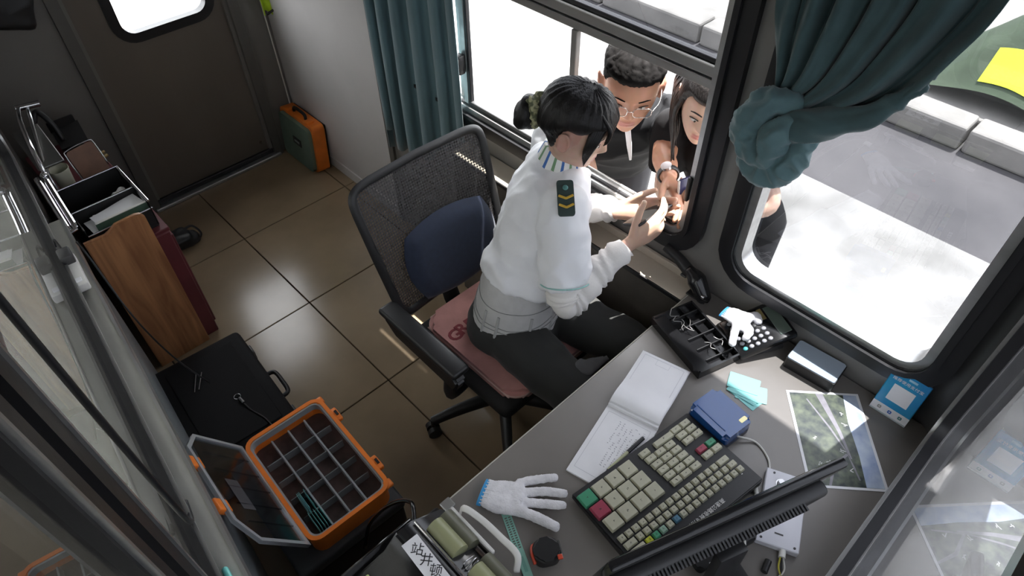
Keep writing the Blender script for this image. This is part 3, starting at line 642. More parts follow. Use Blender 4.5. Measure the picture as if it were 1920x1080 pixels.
# local: x along width, +y towards clerk
obj('bezel', rbox((.55, .022, .25), .006, 2, (0, .02, .195)), M_blackgloss, mn, 40)
obj('screen', box(BM(), (0, .0315, .197), (.525, .001, .225)), mat('dark_screen', (.01, .012, .015), .1), mn)
obj('back_shell', rbox((.50, .035, .20), .012, 3, (-.02, -.004, .18)), M_black, mn, 40)
for i in range(52): obj('vent_rib', box(BM(), (-.255+.0082*i, -.024, .268), (.0042, .018, .018)), M_dgrey, mn)
obj('vent_slot', box(BM(), (-.046, -.022, .262), (.43, .012, .016)), mat('vent_black', (.004, .004, .004), .8), mn)
obj('stand_neck', rbox((.07, .025, .20), .006, 2, (0, -.015, .11)), M_black, mn, 40); obj('stand_foot', rbox((.18, .10, .012), .005, 2, (0, -.035, .0062)), M_black, mn, 40)
TM = Matrix.Translation((0, 0, .32)) @ Matrix.Rotation(math.radians(13), 4, 'X') @ Matrix.Translation((0, 0, -.32))
for o in mn.children:
    if not o.name.startswith('stand'): o.data.transform(TM)
# ---- dark device with a white cable left of the monitor
dv = desk_thing('desk_scanner_base', 'flat black device with a white cable between keyboard and monitor', 'device', (-.055, -2.018), math.radians(-16))
obj('body', roundslab(.17, .05, .022, .012, .006), M_black, dv, 50); obj('lid', shift(roundslab(.05, .044, .01, .008, .003), (.06, 0, .021)), M_dgrey, dv, 50)
obj('cable', tube(BM(), [(.03, .022, .026), (.045, .01, .035), (.045, -.02, .03), (.02, -.045, .012)], .003, 8), M_cablew, dv, 180)
obj('printed_mark', box(BM(), (-.05, -.02, .0222), (.012, .004, .0004)), M_wprint, dv)
# ---- turquoise toll cards
base = W(1398, 728, 2, DZ)
cardpos = [(1400, 742, 62, 0), (1408, 738, 25, 1), (1396, 735, 50, 2), (1399, 733, 40, 3), (1394, 721, 33, 4)]
clabels = ['bottom turquoise toll card of the loose pile beside the blue reader', 'second turquoise toll card from the bottom of the loose pile, fanned out', 'middle turquoise toll card of the loose pile beside the blue reader', 'second turquoise toll card from the top of the loose pile', 'topmost turquoise toll card of the loose pile beside the blue reader']
bm = BM(); prism(bm, rrect(-.0428, .0428, -.027, .027, .003, 3), 0, .0009); cme = bpy.data.meshes.new('toll_card'); bm.to_mesh(cme); bm.free(); cme.materials.append(M_cyan)
for (x, y, a, i), lb in zip(cardpos, clabels):
    p = W(x, y, 2, DZ); o = obj('toll_card', cme); o.location = (p.x, p.y, DZ+.0004+.0011*i); o.rotation_euler = (0, 0, math.radians(-a-35)); tag(o, lb, 'card', 'toll cards on the desk')
# ---- gloves
M_glove = mat('white_cotton_glove', (.74, .73, .76), .9, var=.08, scale=40, bump=.25, bscale=220, sheen=.3); M_gblue = mat('blue_glove_trim', (.05, .30, .62), .8)
def pz(x, y, z): return W(x, y, 2, z)
def glove(name, label, cuff, palm, fingers, z, trim):
    bm = BM(); zc = DZ+z; pw = [pz(*p, zc) for p in palm]
    cw = [pz(*p, zc) for p in cuff]
    tube(bm, [(cw[0]+cw[1])/2, (pw[0]+pw[1])/2, (pw[2]+pw[3])/2], [(cw[0]-cw[1]).length/2, (pw[0]-pw[1]).length/2, (pw[2]-pw[3]).length/2], 20, 14, flat=.28, side=(cw[0]-cw[1]))
    for f, r in fingers: tube(bm, [Vector((p.x, p.y, zc)) for p in [pz(*q, zc) for q in f]], [r, r, r*.9], 10, flat=.75, side=None, domes=True)
    me = fuse(bm, .004, 4); wrinkle(me, .0016, 60)
    zmin = min(v.co.z for v in me.vertices)
    for v in me.vertices: v.co.z += DZ+.001-zmin
    o = thing(name, label, 'glove', (pw[0].x, pw[0].y, DZ)); wobj('glove_body', me, M_glove, o, 180)
    a, b = cw; d = (a-b)/2; c = (a+b)/2; ax = (c-(pw[0]+pw[1])/2).normalized()
    rs = [[c+ax*h+d*math.cos(t)*1.03+Vector((0, 0, 1))*math.sin(t)*d.length*.31+Vector((0, 0, DZ+.001-zmin)) for t in [2*math.pi*i/20 for i in range(20)]] for h in (-.004, .006)]
    bmr = rings(BM(), rs, True); wobj('cuff_trim', bmr, M_gblue, o, 60)
    for k in range(9):
        t = math.pi*(k+.8)/10.6; e = c+d*math.cos(t)*1.0+Vector((0, 0, 1))*math.sin(t)*d.length*.30; f2 = (pw[0]+pw[1])/2; e2 = f2+(e-c)*.98
        e.z += DZ+.0016-zmin; e2.z += DZ+.0012-zmin
        wobj('cuff_rib', tube(BM(), [e, e.lerp(e2, .5), e2], .0016, 5), M_glove, o, 180)
    return o
glove('work_glove', 'white cotton work glove with blue cuff lying flat near the desk edge', [(917, 900), (897, 948)], [(948, 902), (925, 962), (985, 905), (975, 968)],
      [([(975, 905), (1005, 900), (1040, 896)], .0115), ([(978, 925), (1020, 922), (1058, 926)], .0115), ([(978, 942), (1020, 945), (1056, 948)], .0115), ([(972, 958), (1005, 970), (1042, 988)], .0135)], .014, None)
g2 = glove('crumpled_glove', 'crumpled white glove with blue cuff on the black tray and calculator', [(1345, 612), (1362, 596)], [(1358, 622), (1384, 602), (1385, 640), (1412, 612)],
      [([(1375, 620), (1370, 645), (1366, 663)], .013), ([(1395, 615), (1410, 612), (1415, 622)], .014), ([(1390, 630), (1398, 640), (1392, 652)], .014)], .014, None)
g2.location.z = DZ+.046
# ---- green strap, tape measure
a, b = W(948, 962, 2, DZ), W(992, 1085, 2, DZ); d = (b-a); L_ = d.length
st = desk_thing('green_strap', 'pale green perforated plastic strap running under the flat glove', 'strap', (a.x, a.y), math.atan2(d.y, d.x)); M_gst = mat('pale_green_plastic', (.26, .50, .42), .4)
holes = []
for i in range(14):
    for j in (-.0045, .0045): holes.append(rect(.012+.006*i, .0155+.006*i, j-.003, j+.003))
obj('strap', plate(rect(0, .11, -.011, .011), holes, .0015, Matrix.Translation((0, 0, .001))), M_gst, st)
obj('rail', rbox((L_-.10, .022, .004), .001, 1, (.10+(L_-.10)/2, 0, .0022)), M_gst, st); obj('groove', box(BM(), (.11+(L_-.12)/2, 0, .0044), (L_-.13, .008, .0005)), mat('green_groove', (.16, .36, .30), .5), st)
c = W(1024, 1040, 2, DZ); tm = desk_thing('tape_measure', 'black tape measure with orange-red rim beside the green strap', 'tape measure', (c.x, c.y), math.radians(-30))
obj('case', shift(roundslab(.062, .058, .032, .022, .006), (0, 0, .0005)), M_black, tm, 50); obj('rim', tube(BM(), [(-.032, -.02, .012), (-.034, 0, .02), (-.03, .02, .012), (-.02, .028, .006)], .004, 8), mat('orange_red_rim', (.60, .07, .03), .4), tm, 180)
obj('clip', rbox((.004, .034, .014), .001, 1, (.033, 0, .018)), M_steel, tm); obj('lock_button', rbox((.012, .012, .006), .002, 2, (.026, -.024, .03)), mat('orange_red_rim', (.6, .07, .03)), tm)
# ---- barcode scanner
sc = thing('barcode_scanner', 'black handheld barcode scanner leaning at the wall by the service window', 'scanner', (.575, -1.50, DZ))
wobj('handle', tube(BM(), [(.592, -1.345, .875), (.588, -1.40, .862), (.580, -1.455, .842)], [.016, .018, .02], 12, flat=.75), M_black, sc, 60)
wobj('head', tube(BM(), [(.577, -1.455, .852), (.572, -1.485, .838), (.562, -1.525, .80)], [.018, .030, .024], 14, flat=.8, domes=True), M_blackgloss, sc, 60)
wobj('window', rbox((.02, .012, .014), .004, 2, (.553, -1.53, .812)), M_chrome, sc, 50); wobj('trigger', rbox((.012, .022, .008), .003, 2, (.570, -1.44, .828)), M_dgrey, sc, 50)
wobj('stand', rbox((.05, .06, .006), .002, 1, (.575, -1.50, DZ+.0035)), M_black, sc)
wobj('stand_post', cyl(BM(), (.575, -1.49, DZ+.005), (.572, -1.49, .835), .006, 8), M_black, sc)
# ================================================================== left side: organizer, cases, cabinet, clutter
# ---- black storage chest under the open organizer
chs = thing('storage_chest', 'plain black chest under the open orange organizer', 'chest', (-.60, -.955, 0), math.radians(-2))
obj('body', rbox((.36, .46, .30), .012, 3, (0, 0, .15)), M_black, chs, 40); obj('lid', rbox((.37, .47, .05), .012, 3, (0, 0, .326)), M_dgrey, chs, 40)
og = thing('organizer_box', 'open orange organizer box with clear lid and small compartments', 'organizer', (-.575, -.955, .352), math.radians(-2))
OW, OD, OH = .268, .43, .095
def ring_box(w, d, z0, z1, t, r): return plate(rrect(-w/2, w/2, -d/2, d/2, r, 5), [rrect(-w/2+t, w/2-t, -d/2+t, d/2-t, max(.004, r-t), 5)], z1-z0, Matrix.Translation((0, 0, (z0+z1)/2)))
M_smoke = mat('smoky_plastic', (.16, .165, .17), .25); M_divd = mat('grey_divider', (.30, .31, .32), .35)
obj('floor_panel', roundslab(OW-.01, OD-.01, .03, .03, .001), mat('dark_bottom', (.06, .035, .032), .5, var=.3, scale=30), og)
obj('wall_rim', ring_box(OW, OD, .004, OH-.012, .006, .035), M_orange, og, 40)
rm = obj('top_rim', ring_box(OW+.014, OD+.014, OH-.016, OH, .013, .04), M_orange, og, 40)
obj('inner_lip', ring_box(OW-.012, OD-.012, OH-.03, OH-.004, .006, .03), M_divd, og, 40)
for s in (-1, 1):
    y = s*.12; bm = rbox((.026, .055, .018), .005, 2, (OW/2+.012, y, OH-.012)); bmesh.ops.transform(bm, matrix=Matrix(), verts=bm.verts); c = obj('catch_block', bm, M_orange, og, 50, )
    obj('catch_hole', box(BM(), (OW/2+.016, y, OH-.001), (.008, .02, .006)), M_rubber, c)
    obj('corner_tab', rbox((.03, .03, .014), .006, 2, (OW/2-.002, s*(OD/2-.012), OH-.010)), M_orange, og, 50)
    obj('hinge_knuckle', cyl(BM(), (-OW/2-.008, s*.10-.03, OH-.008), (-OW/2-.008, s*.10+.03, OH-.008), .007, 10), M_orange, og, 50)
iw, idp = OW-.03, OD-.05
for i in range(3): obj('long_divider', rbox((.006, idp, .055), .001, 1, (-iw/2+iw*(i+1)/4, 0, .036)), M_divd, og)
for i in range(4):
    for j in range(4): obj('cross_divider', rbox((iw/4-.008, .0032, .044), .0006, 1, (-iw/2+iw*(i+.5)/4, -idp/2+idp*(j+1)/5, .041)), M_smoke, og)
obj('front_ledge', rbox((iw, .012, .06), .002, 1, (0, -idp/2-.006, .036)), M_divd, og)
# clear lid folded open against the wall
lidM = Matrix.Translation((-OW/2-.012, 0, OH-.006)) @ Matrix.Rotation(math.radians(62), 4, 'Y') @ Matrix.Rotation(math.pi, 4, 'Z')   # local x: away from the hinge
lo = [(0, -OD/2), (OW*.78, -OD/2), (OW, -OD/2+.07), (OW, OD/2-.07), (OW*.78, OD/2), (0, OD/2)]
li = [(.012, -OD/2+.012), (OW*.76, -OD/2+.012), (OW-.012, -OD/2+.075), (OW-.012, OD/2-.075), (OW*.76, OD/2-.012), (.012, OD/2-.012)]
ld = obj('lid', plate(lo, [], .003, lidM), G_lid, og); M_lidrim = mat('clear_rim_plastic', (.42, .44, .45), .18, spec=.6)
obj('lid_rim', plate(lo, [li], .012, lidM), mat('frosted_clear_rim', (.34, .35, .36), .2, coat=.4), og); 
for i in range(5): obj('lid_rib', xf(rbox((OW*.7, .003, .004), .001, 1, (OW*.42, -.14+.07*i, .003)), lidM), G_lid, ld)
obj('lid_label', xf(box(BM(), (OW*.62, .03, .0025), (.05, .12, .0008)), lidM), mat('dark_label', (.07, .07, .075), .4), ld)
for s in (-1, 1):
    la = obj('lid_latch', xf(rbox((.050, .046, .020), .005, 2, (OW-.002, s*.085+.0, -.006)), lidM), M_orange, og, 50); obj('latch_slot', xf(rbox((.016, .020, .004), .001, 1, (OW+.002, s*.085, -.0160)), lidM), mat('dark_orange', (.35, .06, .01), .5), la)
# turquoise cards standing in two compartments
R_ = Matrix.Rotation(og.rotation_euler.z, 3, 'Z')
for k in range(9):
    col, row, q = (0, 1, k) if k < 4 else (0, 0, k-4)
    x = -iw/2+iw*.5/4+((-.010+.009*q) if k >= 4 else (.018 if q == 3 else -.005+.004*q)); y = -idp/2+idp*(row+.5)/5
    p = og.location+R_ @ Vector((x, y, .012))
    o = obj('toll_card', cme); o.rotation_euler = (math.pi/2, 0, math.radians(90-2)) ; o.location = (p.x, p.y, og.location.z+.0585)
    tag(o, ('%s turquoise toll card from the hinge in the organizer compartment %s' % (('first', 'second', 'third', 'fourth', 'fifth')[q], 'second from the corner' if k < 4 else 'at the corner')), 'card', 'toll cards in the organizer')
    if k < 4: o.scale = (.8, 1, 1)
    else: o.scale = (.8, 1, 1)
# ---- black hard case on the floor
hc = thing('hard_case', 'black hard-shell case lying on the floor next to the wooden cabinet end', 'case', (-.64, -.32, 0), math.radians(-4))
M_case = mat('matt_black_case', (.008, .008, .009), .75, spec=.25)
obj('body', rbox((.36, .56, .14), .02, 3, (0, 0, .072)), M_case, hc, 40); obj('lid', rbox((.365, .565, .075), .022, 3, (0, 0, .182)), M_case, hc, 40); obj('lid_panel', rbox((.27, .46, .006), .003, 1, (0, 0, .221)), M_case, hc, 40)
for y in (-.19, .19): obj('latch', rbox((.014, .05, .05), .004, 2, (.187, y, .145)), M_dgrey, hc, 50)
obj('handle', tube(BM(), [(.18, -.07, .12), (.215, -.06, .12), (.22, 0, .12), (.215, .06, .12), (.18, .07, .12)], .009, 8), M_black, hc, 180)
cbl = thing('charging_cable', 'thin black cable with metal plug on top of the hard case', 'cable', (-.60, -.42, .226))
wobj('cord', tube(BM(), [(-.598, -.415, .23), (-.592, -.46, .227), (-.575, -.52, .227), (-.57, -.585, .227)], .0025, 6), M_dgrey, cbl, 180)
wobj('plug', cyl(BM(), (-.60, -.385, .234), (-.598, -.415, .232), .007, 10), M_steel, cbl, 50); wobj('ring', tube(BM(), [Vector((-.602+.012*math.cos(a), -.37+.012*math.sin(a), .23)) for a in [i*math.pi/5 for i in range(11)]], .002, 5), M_steel, cbl, 180)
pd = thing('folding_ruler', 'two thin dark metal rods lying on the black hard case', 'tool', (-.66, -.19, .226))
for k in range(2): wobj('rod', cyl(BM(), (-.665+.018*k, -.16-.01*k, .23), (-.71+.018*k, -.24, .23), .003, 6), M_steel, pd, 50)
# ---- maroon cabinet with a wooden end board
X0, X1, Y0, Y1 = -.70, -.455, .215, 1.10
mc_ = thing('low_cabinet', 'maroon low cabinet along the left wall with a wood-grain end board', 'cabinet', ((X0+X1)/2, .66, 0))
M_mar = mat('maroon_laminate', (.11, .022, .028), .45, var=.1, scale=8)
wobj('body', rbox((X1-X0, Y1-Y0, .60), .004, 1, ((X0+X1)/2, (Y0+Y1)/2, .30)), M_mar, mc_); wobj('top', rbox((X1-X0+.01, Y1-Y0, .018), .003, 1, ((X0+X1)/2, (Y0+Y1)/2, .61)), M_mar, mc_)
bw = W(150, 442, 2, .745); bm = BM(); top = [(-.735, .725), (-.66, .722), (-.635, .732), (-.615, .746), (-.54, .748), (-.522, .742), (-.512, .725)]
prism(bm, [(-.512, 0), ]+[(x, z) for x, z in top[::-1]]+[(-.735, 0)], 0, .02); xf(bm, frame((1, 0, 0), (0, 0, 1), (0, -1, 0), (0, .208, 0)))
ed = [e for e in bm.edges if abs(e.verts[0].co.y-e.verts[1].co.y) < 1e-6]; bmesh.ops.bevel(bm, geom=ed, offset=.004, segments=2, affect='EDGES'); wobj('end_board', bm, M_wood, mc_, 40)
for s in (0, 1):
    d = wobj('door', rbox((.012, .42, .52), .003, 1, (X1+.006, .45+.44*s, .30)), M_mar, mc_); wobj('handle', rbox((.012, .012, .08), .003, 1, (X1+.018, .62+.12*s, .40)), M_steel, mc_, 50, d)
CZ = .6192
# letter tray
tr = thing('letter_tray', 'black two-slot letter tray with wire rails holding papers', 'tray', (-.59, .40, CZ))
bm = BM(); box(bm, (-.59, .40, CZ+.004), (.235, .30, .008)); box(bm, (-.59, .255, CZ+.04), (.235, .006, .08)); box(bm, (-.59, .40, CZ+.05), (.235, .006, .10)); box(bm, (-.59, .547, CZ+.06), (.235, .006, .12))
wobj('shelf', bm, M_black, tr)
for x in (-.708, -.472): wobj('side_wall', rbox((.005, .30, .115), .002, 1, (x, .40, CZ+.06)), M_blackgloss, tr)
for y, z in ((.255, .083), (.40, .104), (.547, .124)): wobj('wire_rail', cyl(BM(), (-.708, y, CZ+z), (-.465, y, CZ+z), .004, 8), M_chrome, tr, 50)
wobj('wire_rail', cyl(BM(), (-.468, .25, CZ+.12), (-.468, .55, CZ+.12), .005, 8), M_chrome, tr, 50)
for i, (w, d, a, z, c) in enumerate(((.19, .11, 4, .02, 'pale grey paper sheet lying in the front of the letter tray'), (.16, .08, -12, .028, 'white folded paper sheet on top in the letter tray'), (.18, .10, 9, .0345, 'creased white paper sheet uppermost in the letter tray'))):
    o = obj('paper_sheet', page(-w/2, w/2, d, lambda x: .0015*math.sin(x*30), M_paper, .0012), M_paper); o.location = (-.59+.012*i, .325+.004*i, CZ+z+.045); o.rotation_euler = (.0, .0, math.radians(a)); tag(o, c, 'paper')
fo = thing('file_folder', 'thin dark green folder standing at the front of the letter tray', 'folder', (-.57, .268, CZ+.008)); obj('cover', rbox((.19, .004, .10), .001, 1, (0, 0, .052)), mat('green_folder', (.05, .10, .07), .5), fo); obj('spine', rbox((.19, .010, .006), .002, 1, (0, .002, .102)), M_whitepl, fo)
ts = fuse(join(ell(BM(), (0, 0, .02), (.03, .022, .02)), ell(BM(), (.01, .008, .035), (.018, .014, .02)), ell(BM(), (-.015, 0, .03), (.014, .018, .018))), .004, 2); wrinkle(ts, .006, 60)
o = obj('tissue', ts, M_paper, None, 180); o.location = (-.515, .475, CZ+.1); tag(o, 'crumpled white tissue in the rear slot of the letter tray', 'tissue'); o.location.z = CZ+.012
# chrome folding trolley tubes at the wall
hr = thing('folding_trolley', 'folded chrome tube trolley lying on the maroon cabinet beside the left wall', 'trolley', (-.70, .52, CZ))
for k, (x, zt) in enumerate(((-.745, .17), (-.721, .165))):
    wobj('side_tube', tube(BM(), [(x, .30, CZ+.10+.004*k), (x+.008, .46, CZ+.13), (x+.016, .60, CZ+zt)], .012, 10), M_chrome, hr, 180)
wobj('cross_tube', cyl(BM(), (-.748, .30, CZ+.10), (-.718, .30, CZ+.105), .010, 10), M_chrome, hr, 50); wobj('end_knob', ell(BM(), (-.702, .60, CZ+.172), (.016, .016, .016)), M_chrome, hr, 180)
wobj('upright', tube(BM(), [(-.70, .62, CZ+.012), (-.69, .66, CZ+.2), (-.66, .86, CZ+.26), (-.63, .98, CZ+.27)], .009, 8), M_chrome, hr, 180)
wobj('upright', tube(BM(), [(-.685, .66, CZ+.012), (-.68, .72, CZ+.12), (-.62, .90, CZ+.24), (-.60, .98, CZ+.26)], .008, 8), M_steel, hr, 180)
wobj('handle_bar', cyl(BM(), (-.64, .98, CZ+.27), (-.555, .965, CZ+.265), .013, 10), M_chrome, hr, 50)
wobj('deck', rbox((.10, .22, .012), .003, 1, (-.655, .82, CZ+.17), Matrix.Rotation(.35, 3, 'X')), mat('dull_steel_deck', (.14, .14, .13), .35, metal=.6), hr)
wobj('foot', rbox((.06, .05, .05), .008, 2, (-.70, .64, CZ+.026)), M_black, hr, 50)
def cup(label, p, r, h, m):
    o = thing('paper_cup', label, 'cup', p); pr = [(r*.78, 0), (r, h), (r*1.04, h), (r*1.04, h-.004), (r*.95, h-.003), (r*.74, .004)]
    bm = BM(); rings(bm, [[Vector((a*math.cos(t), a*math.sin(t), z)) for t in [2*math.pi*i/20 for i in range(20)]] for a, z in pr], True); obj('cup_body', bm, m, o, 50)
    obj('contents', cyl(BM(), (0, 0, h*.6), (0, 0, h*.62), r*.88, 20), mat('pale_contents', (.55, .55, .48), .6), o); return o
M_cup = mat('cream_paper_cup', (.50, .50, .40), .6)
cup('cream paper cup standing behind the letter tray, farther of two', (-.640, .72, CZ+.0006), .036, .11, M_cup); cup('shorter cream paper cup right behind the letter tray, nearer of two', (-.618, .605, CZ+.0006), .034, .07, M_cup)
# brown clipboard and bag leaning behind the tray
br = thing('brown_board', 'brown rounded board with a wire edge leaning behind the letter tray', 'board', (-.52, .66, CZ))
bm = BM(); prism(bm, rrect(-.055, .055, 0, .17, .012), -.004, .004); Mx = Matrix.Translation((-.525, .665, CZ+.002)) @ Matrix.Rotation(math.radians(10), 4, 'Z') @ Matrix.Rotation(math.radians(68), 4, 'X'); wobj('panel', xf(bm, Mx), mat('brown_leather', (.14, .06, .03), .5, var=.15, scale=20), br, 40)
wobj('wire_edge', tube(BM(), [Mx @ Vector((-.058, .0, 0)), Mx @ Vector((-.06, .15, 0)), Mx @ Vector((-.045, .175, 0)), Mx @ Vector((.045, .175, 0)), Mx @ Vector((.06, .155, 0)), Mx @ Vector((.06, .06, 0))], .003, 6, 30), M_steel, br, 180)
hk = thing('wire_hook', 'brass wire clips beside the brown board near the door', 'clip', (-.465, .80, CZ))
for k in range(2): wobj('clip', cyl(BM(), (-.50, .80+.035*k, CZ+.02), (-.44, .83+.035*k, CZ+.02), .008, 8), mat('dull_brass', (.28, .20, .09), .4, metal=.5), hk, 50)
dp = thing('dustpan', 'black dustpan with curved handle leaning in the back corner', 'dustpan', (-.52, 1.02, CZ))
bm = BM(); prism(bm, [(-.05, 0), (.06, .0), (.07, .10), (-.045, .085)], 0, .012); wobj('pan', xf(bm, Matrix.Translation((-.52, .98, CZ+.03)) @ Matrix.Rotation(math.radians(35), 4, 'X')), M_black, dp)
wobj('handle', tube(BM(), [(-.545, 1.0, CZ+.06), (-.55, 1.03, CZ+.14), (-.575, 1.06, CZ+.19), (-.605, 1.05, CZ+.15)], .012, 8), M_black, dp, 180)
wobj('rear_lip', rbox((.11, .01, .05), .003, 1, (-.512, 1.065, CZ+.1)), M_black, dp); wobj('base', rbox((.08, .06, .03), .005, 1, (-.52, 1.0, CZ+.0155)), M_black, dp)
sb = thing('small_black_bag', 'small black pouch on the floor beside the maroon cabinet', 'pouch', (-.345, .87, 0))
me = fuse(join(rbox((.16, .12, .07), .03, 3, (0, 0, .036)), rbox((.08, .08, .05), .02, 2, (.07, -.02, .026))), .008, 3); wrinkle(me, .006, 18)
z0 = min(v.co.z for v in me.vertices); me.transform(Matrix.Translation((0, 0, .0005-z0))); obj('pouch_body', me, M_black, sb, 180); obj('strap', tube(BM(), [(.06, .02, .07), (.11, .03, .06), (.13, 0, .02), (.10, -.03, .012)], .006, 8, flat=.4), M_black, sb, 180)
# ---- power strip on the sill, adapter, cords
a, b = W(146, 470, 2, .88), W(168, 533, 2, .88); d = (b-a).normalized()
def yawm(p, v): return Matrix.Translation(p) @ Matrix.Rotation(math.atan2(v.y, v.x), 4, 'Z')
c = (a+b)/2; LPo = LP((c.y+1.3), .029, .8785)
ps = thing('power_strip', 'white power strip with a black adapter on the left window sill', 'power strip', tuple(LPo), math.atan2(tl.y, tl.x))
obj('body', rbox((.17, .042, .03), .006, 2, (-.02, 0, .0155)), M_whitepl, ps, 40); ad = obj('adapter', rbox((.055, .038, .035), .006, 2, (.035, 0, .045)), M_dgrey, ps, 40); obj('adapter_cord', tube(BM(), [(.06, 0, .05), (.10, .005, .07), (.12, .01, .05), (.10, .015, .02)], .003, 6), M_black, ps, 180, ); obj('switch', rbox((.02, .02, .006), .002, 1, (-.08, 0, .032)), M_paper, ps)
cable('sill_cable', 'black cord hanging in front of the wooden end board', [LP(1.30, .07, .89), LP(1.25, .08, .84), LP(1.12, .10, .66), LP(1.08, .14, .45), LP(1.02, .20, .30)], .003, M_black)
cable('hanging_cable', 'thick black cable hanging down the left window glass', [LP(-.03, .03, 2.48), LP(-.02, .03, 2.0), LP(.0, .028, 1.5), LP(.03, .026, 1.15), LP(.10, .02, .95), LP(.20, .02, .885)], .006, M_rubber)
p = LP(-.06, .03, .8785); tp = thing('teal_marker', 'turquoise marker pen lying on the left window sill', 'pen', tuple(p), math.atan2(tl.y, tl.x))
obj('barrel', cyl(BM(), (-.10, 0, .0075), (.02, 0, .0075), .007, 12), mat('turquoise_barrel', (.10, .55, .52), .3), tp, 50); obj('cap', tube(BM(), [(.018, 0, .0075), (.05, 0, .0075)], .0075, 12, steps=3, domes=True), mat('turquoise_cap', (.20, .68, .62), .25), tp, 50)
# ---- printer on the black cabinet
PZ = .7205
pr = thing('ticket_printer', 'black ticket printer with handwritten station label left of the desk', 'printer', (-.60, -1.66, PZ))
bm = BM(); prism(bm, [(-.75, 0), (-.47, 0), (-.47, .10), (-.555, .16), (-.60, .165), (-.64, .13), (-.75, .12)], -1.92, -1.50); xf(bm, frame((1, 0, 0), (0, 0, 1), (0, 1, 0), (0, 0, PZ))); bmesh.ops.bevel(bm, geom=bm.edges[:], offset=.006, segments=2, affect='EDGES'); wobj('body', bm, M_blackgloss, pr, 40)
M_olive = mat('olive_roller', (.30, .31, .17), .35)
for k, (y0, y1) in enumerate(((-1.54, -1.63), (-1.68, -1.78), (-1.80, -1.9))):
    wobj('roller', cyl(BM(), (-.522, y0, PZ+.142), (-.522, y1, PZ+.142), .024, 18), M_olive, pr, 50); wobj('roller', cyl(BM(), (-.487, y0+.01, PZ+.118), (-.487, y1, PZ+.118), .022, 18), mat('dark_olive_roller', (.13, .13, .09), .4), pr, 50)
for k in range(3): wobj('roller_spring', tube(BM(), [(-.522+.02*math.cos(t*2.2), -1.655-.0032*t, PZ+.142+.02*math.sin(t*2.2)) for t in range(9)] if k == 0 else [(-.522+.018*math.cos(t*2.2+k), -1.79-.002*t, PZ+.14+.018*math.sin(t*2.2+k)) for t in range(7)], .002, 5), M_steel, pr, 180)
wobj('chrome_edge', rbox((.006, .40, .008), .002, 1, (-.553, -1.71, PZ+.164), Matrix.Rotation(0, 3, 'X')), M_chrome, pr); wobj('guide_bar', rbox((.010, .15, .012), .003, 1, (-.462, -1.60, PZ+.12)), M_whitepl, pr, 40); wobj('guide_bar', rbox((.010, .08, .012), .003, 1, (-.462, -1.83, PZ+.12)), M_whitepl, pr, 40)
wobj('paper_lever', tube(BM(), [(-.455, -1.545, PZ+.09), (-.445, -1.552, PZ+.135), (-.432, -1.60, PZ+.13), (-.428, -1.66, PZ+.128), (-.428, -1.715, PZ+.125), (-.450, -1.735, PZ+.10)], .008, 8, 40, flat=.35), M_whitepl, pr, 180)
lbM = Matrix.Translation((-.592, -1.60, PZ+.1668)) @ Matrix.Rotation(math.radians(-3), 4, 'Z')
lb_ = wobj('label', xf(box(BM(), (0, 0, .0006), (.042, .125, .0014)), lbM), M_paper, pr); M_marker = mat('black_marker_ink', (.02, .02, .025), .6)
for i, c in enumerate('顿井站'):
    text('label_character', c, .03, Matrix.Translation((-.592+.002, -1.632+.032*i, PZ+.1684)) @ Matrix.Rotation(math.radians(-50), 4, 'Z'), M_marker, pr)
for o in [x for x in bpy.data.objects if x.name.startswith('label_character')]:
    o.data.transform(inv(pr).inverted())
    o.parent = lb_
wobj('yellow_button', rbox((.022, .026, .006), .002, 1, (-.705, -1.47-.06, PZ+.124)), mat('yellow_green_button', (.62, .66, .30), .35), pr, 40)
wobj('paper_slot', rbox((.012, .16, .004), .001, 1, (-.665, -1.64, PZ+.126)), M_dgrey, pr)
wobj('tray_lip', rbox((.20, .05, .012), .004, 1, (-.64, -1.485, PZ+.08), Matrix.Rotation(.5, 3, 'X')), M_blackgloss, pr, 40)
cable('printer_cord', 'loose glossy black cord between the printer and the organizer', [(-.54, -1.47, .76), (-.50, -1.40, .74), (-.52, -1.30, .60), (-.56, -1.22, .42), (-.60, -1.215, .30)], .006, M_blackgloss)
# ---- orange and green tool case by the back wall
tcs = thing('tool_case', 'orange and grey-green tool case standing against the white wall', 'tool case', (.55, 1.055, 0))
M_gg = mat('grey_green_plastic', (.14, .20, .155), .45, var=.06)
CW_, CD_, CHH = .095, .335, .285
def tcm(): return Matrix.Translation((-.012, .0, 0)) @ Matrix.Rotation(math.radians(5), 4, 'Y')
bm = BM(); prism(bm, rrect(-CD_/2+.012, CD_/2-.012, .004, CHH-.014, .03), -CW_/2-.004, -CW_/2+.022); xf(bm, tcm() @ frame((0, 1, 0), (0, 0, 1), (1, 0, 0), (0, 0, 0))); bmesh.ops.bevel(bm, geom=[e for e in bm.edges if e.calc_length() > .05], offset=.004, segments=1, affect='EDGES'); obj('front_shell', bm, M_gg, tcs, 40)
bm = BM(); prism(bm, rrect(-CD_/2, CD_/2, 0, CHH+.004, .03), -CW_/2+.018, CW_/2-.004); xf(bm, tcm() @ frame((0, 1, 0), (0, 0, 1), (1, 0, 0), (0, 0, 0))); bmesh.ops.scale(bm, vec=(1, 1.03, 1), verts=bm.verts); obj('orange_shell', bm, M_orange, tcs, 40)
obj('back_shell', xf(rbox((.02, CD_*.96, CHH*.97), .006, 2, (CW_/2+.003, 0, CHH/2)), tcm()), M_black, tcs, 40)
obj('handle', tube(BM(), [tcm() @ Vector((.0, -.06, CHH-.002)), tcm() @ Vector((.0, -.05, CHH+.03)), tcm() @ Vector((.0, .05, CHH+.03)), tcm() @ Vector((.0, .06, CHH-.002))], .009, 8), M_black, tcs, 180)
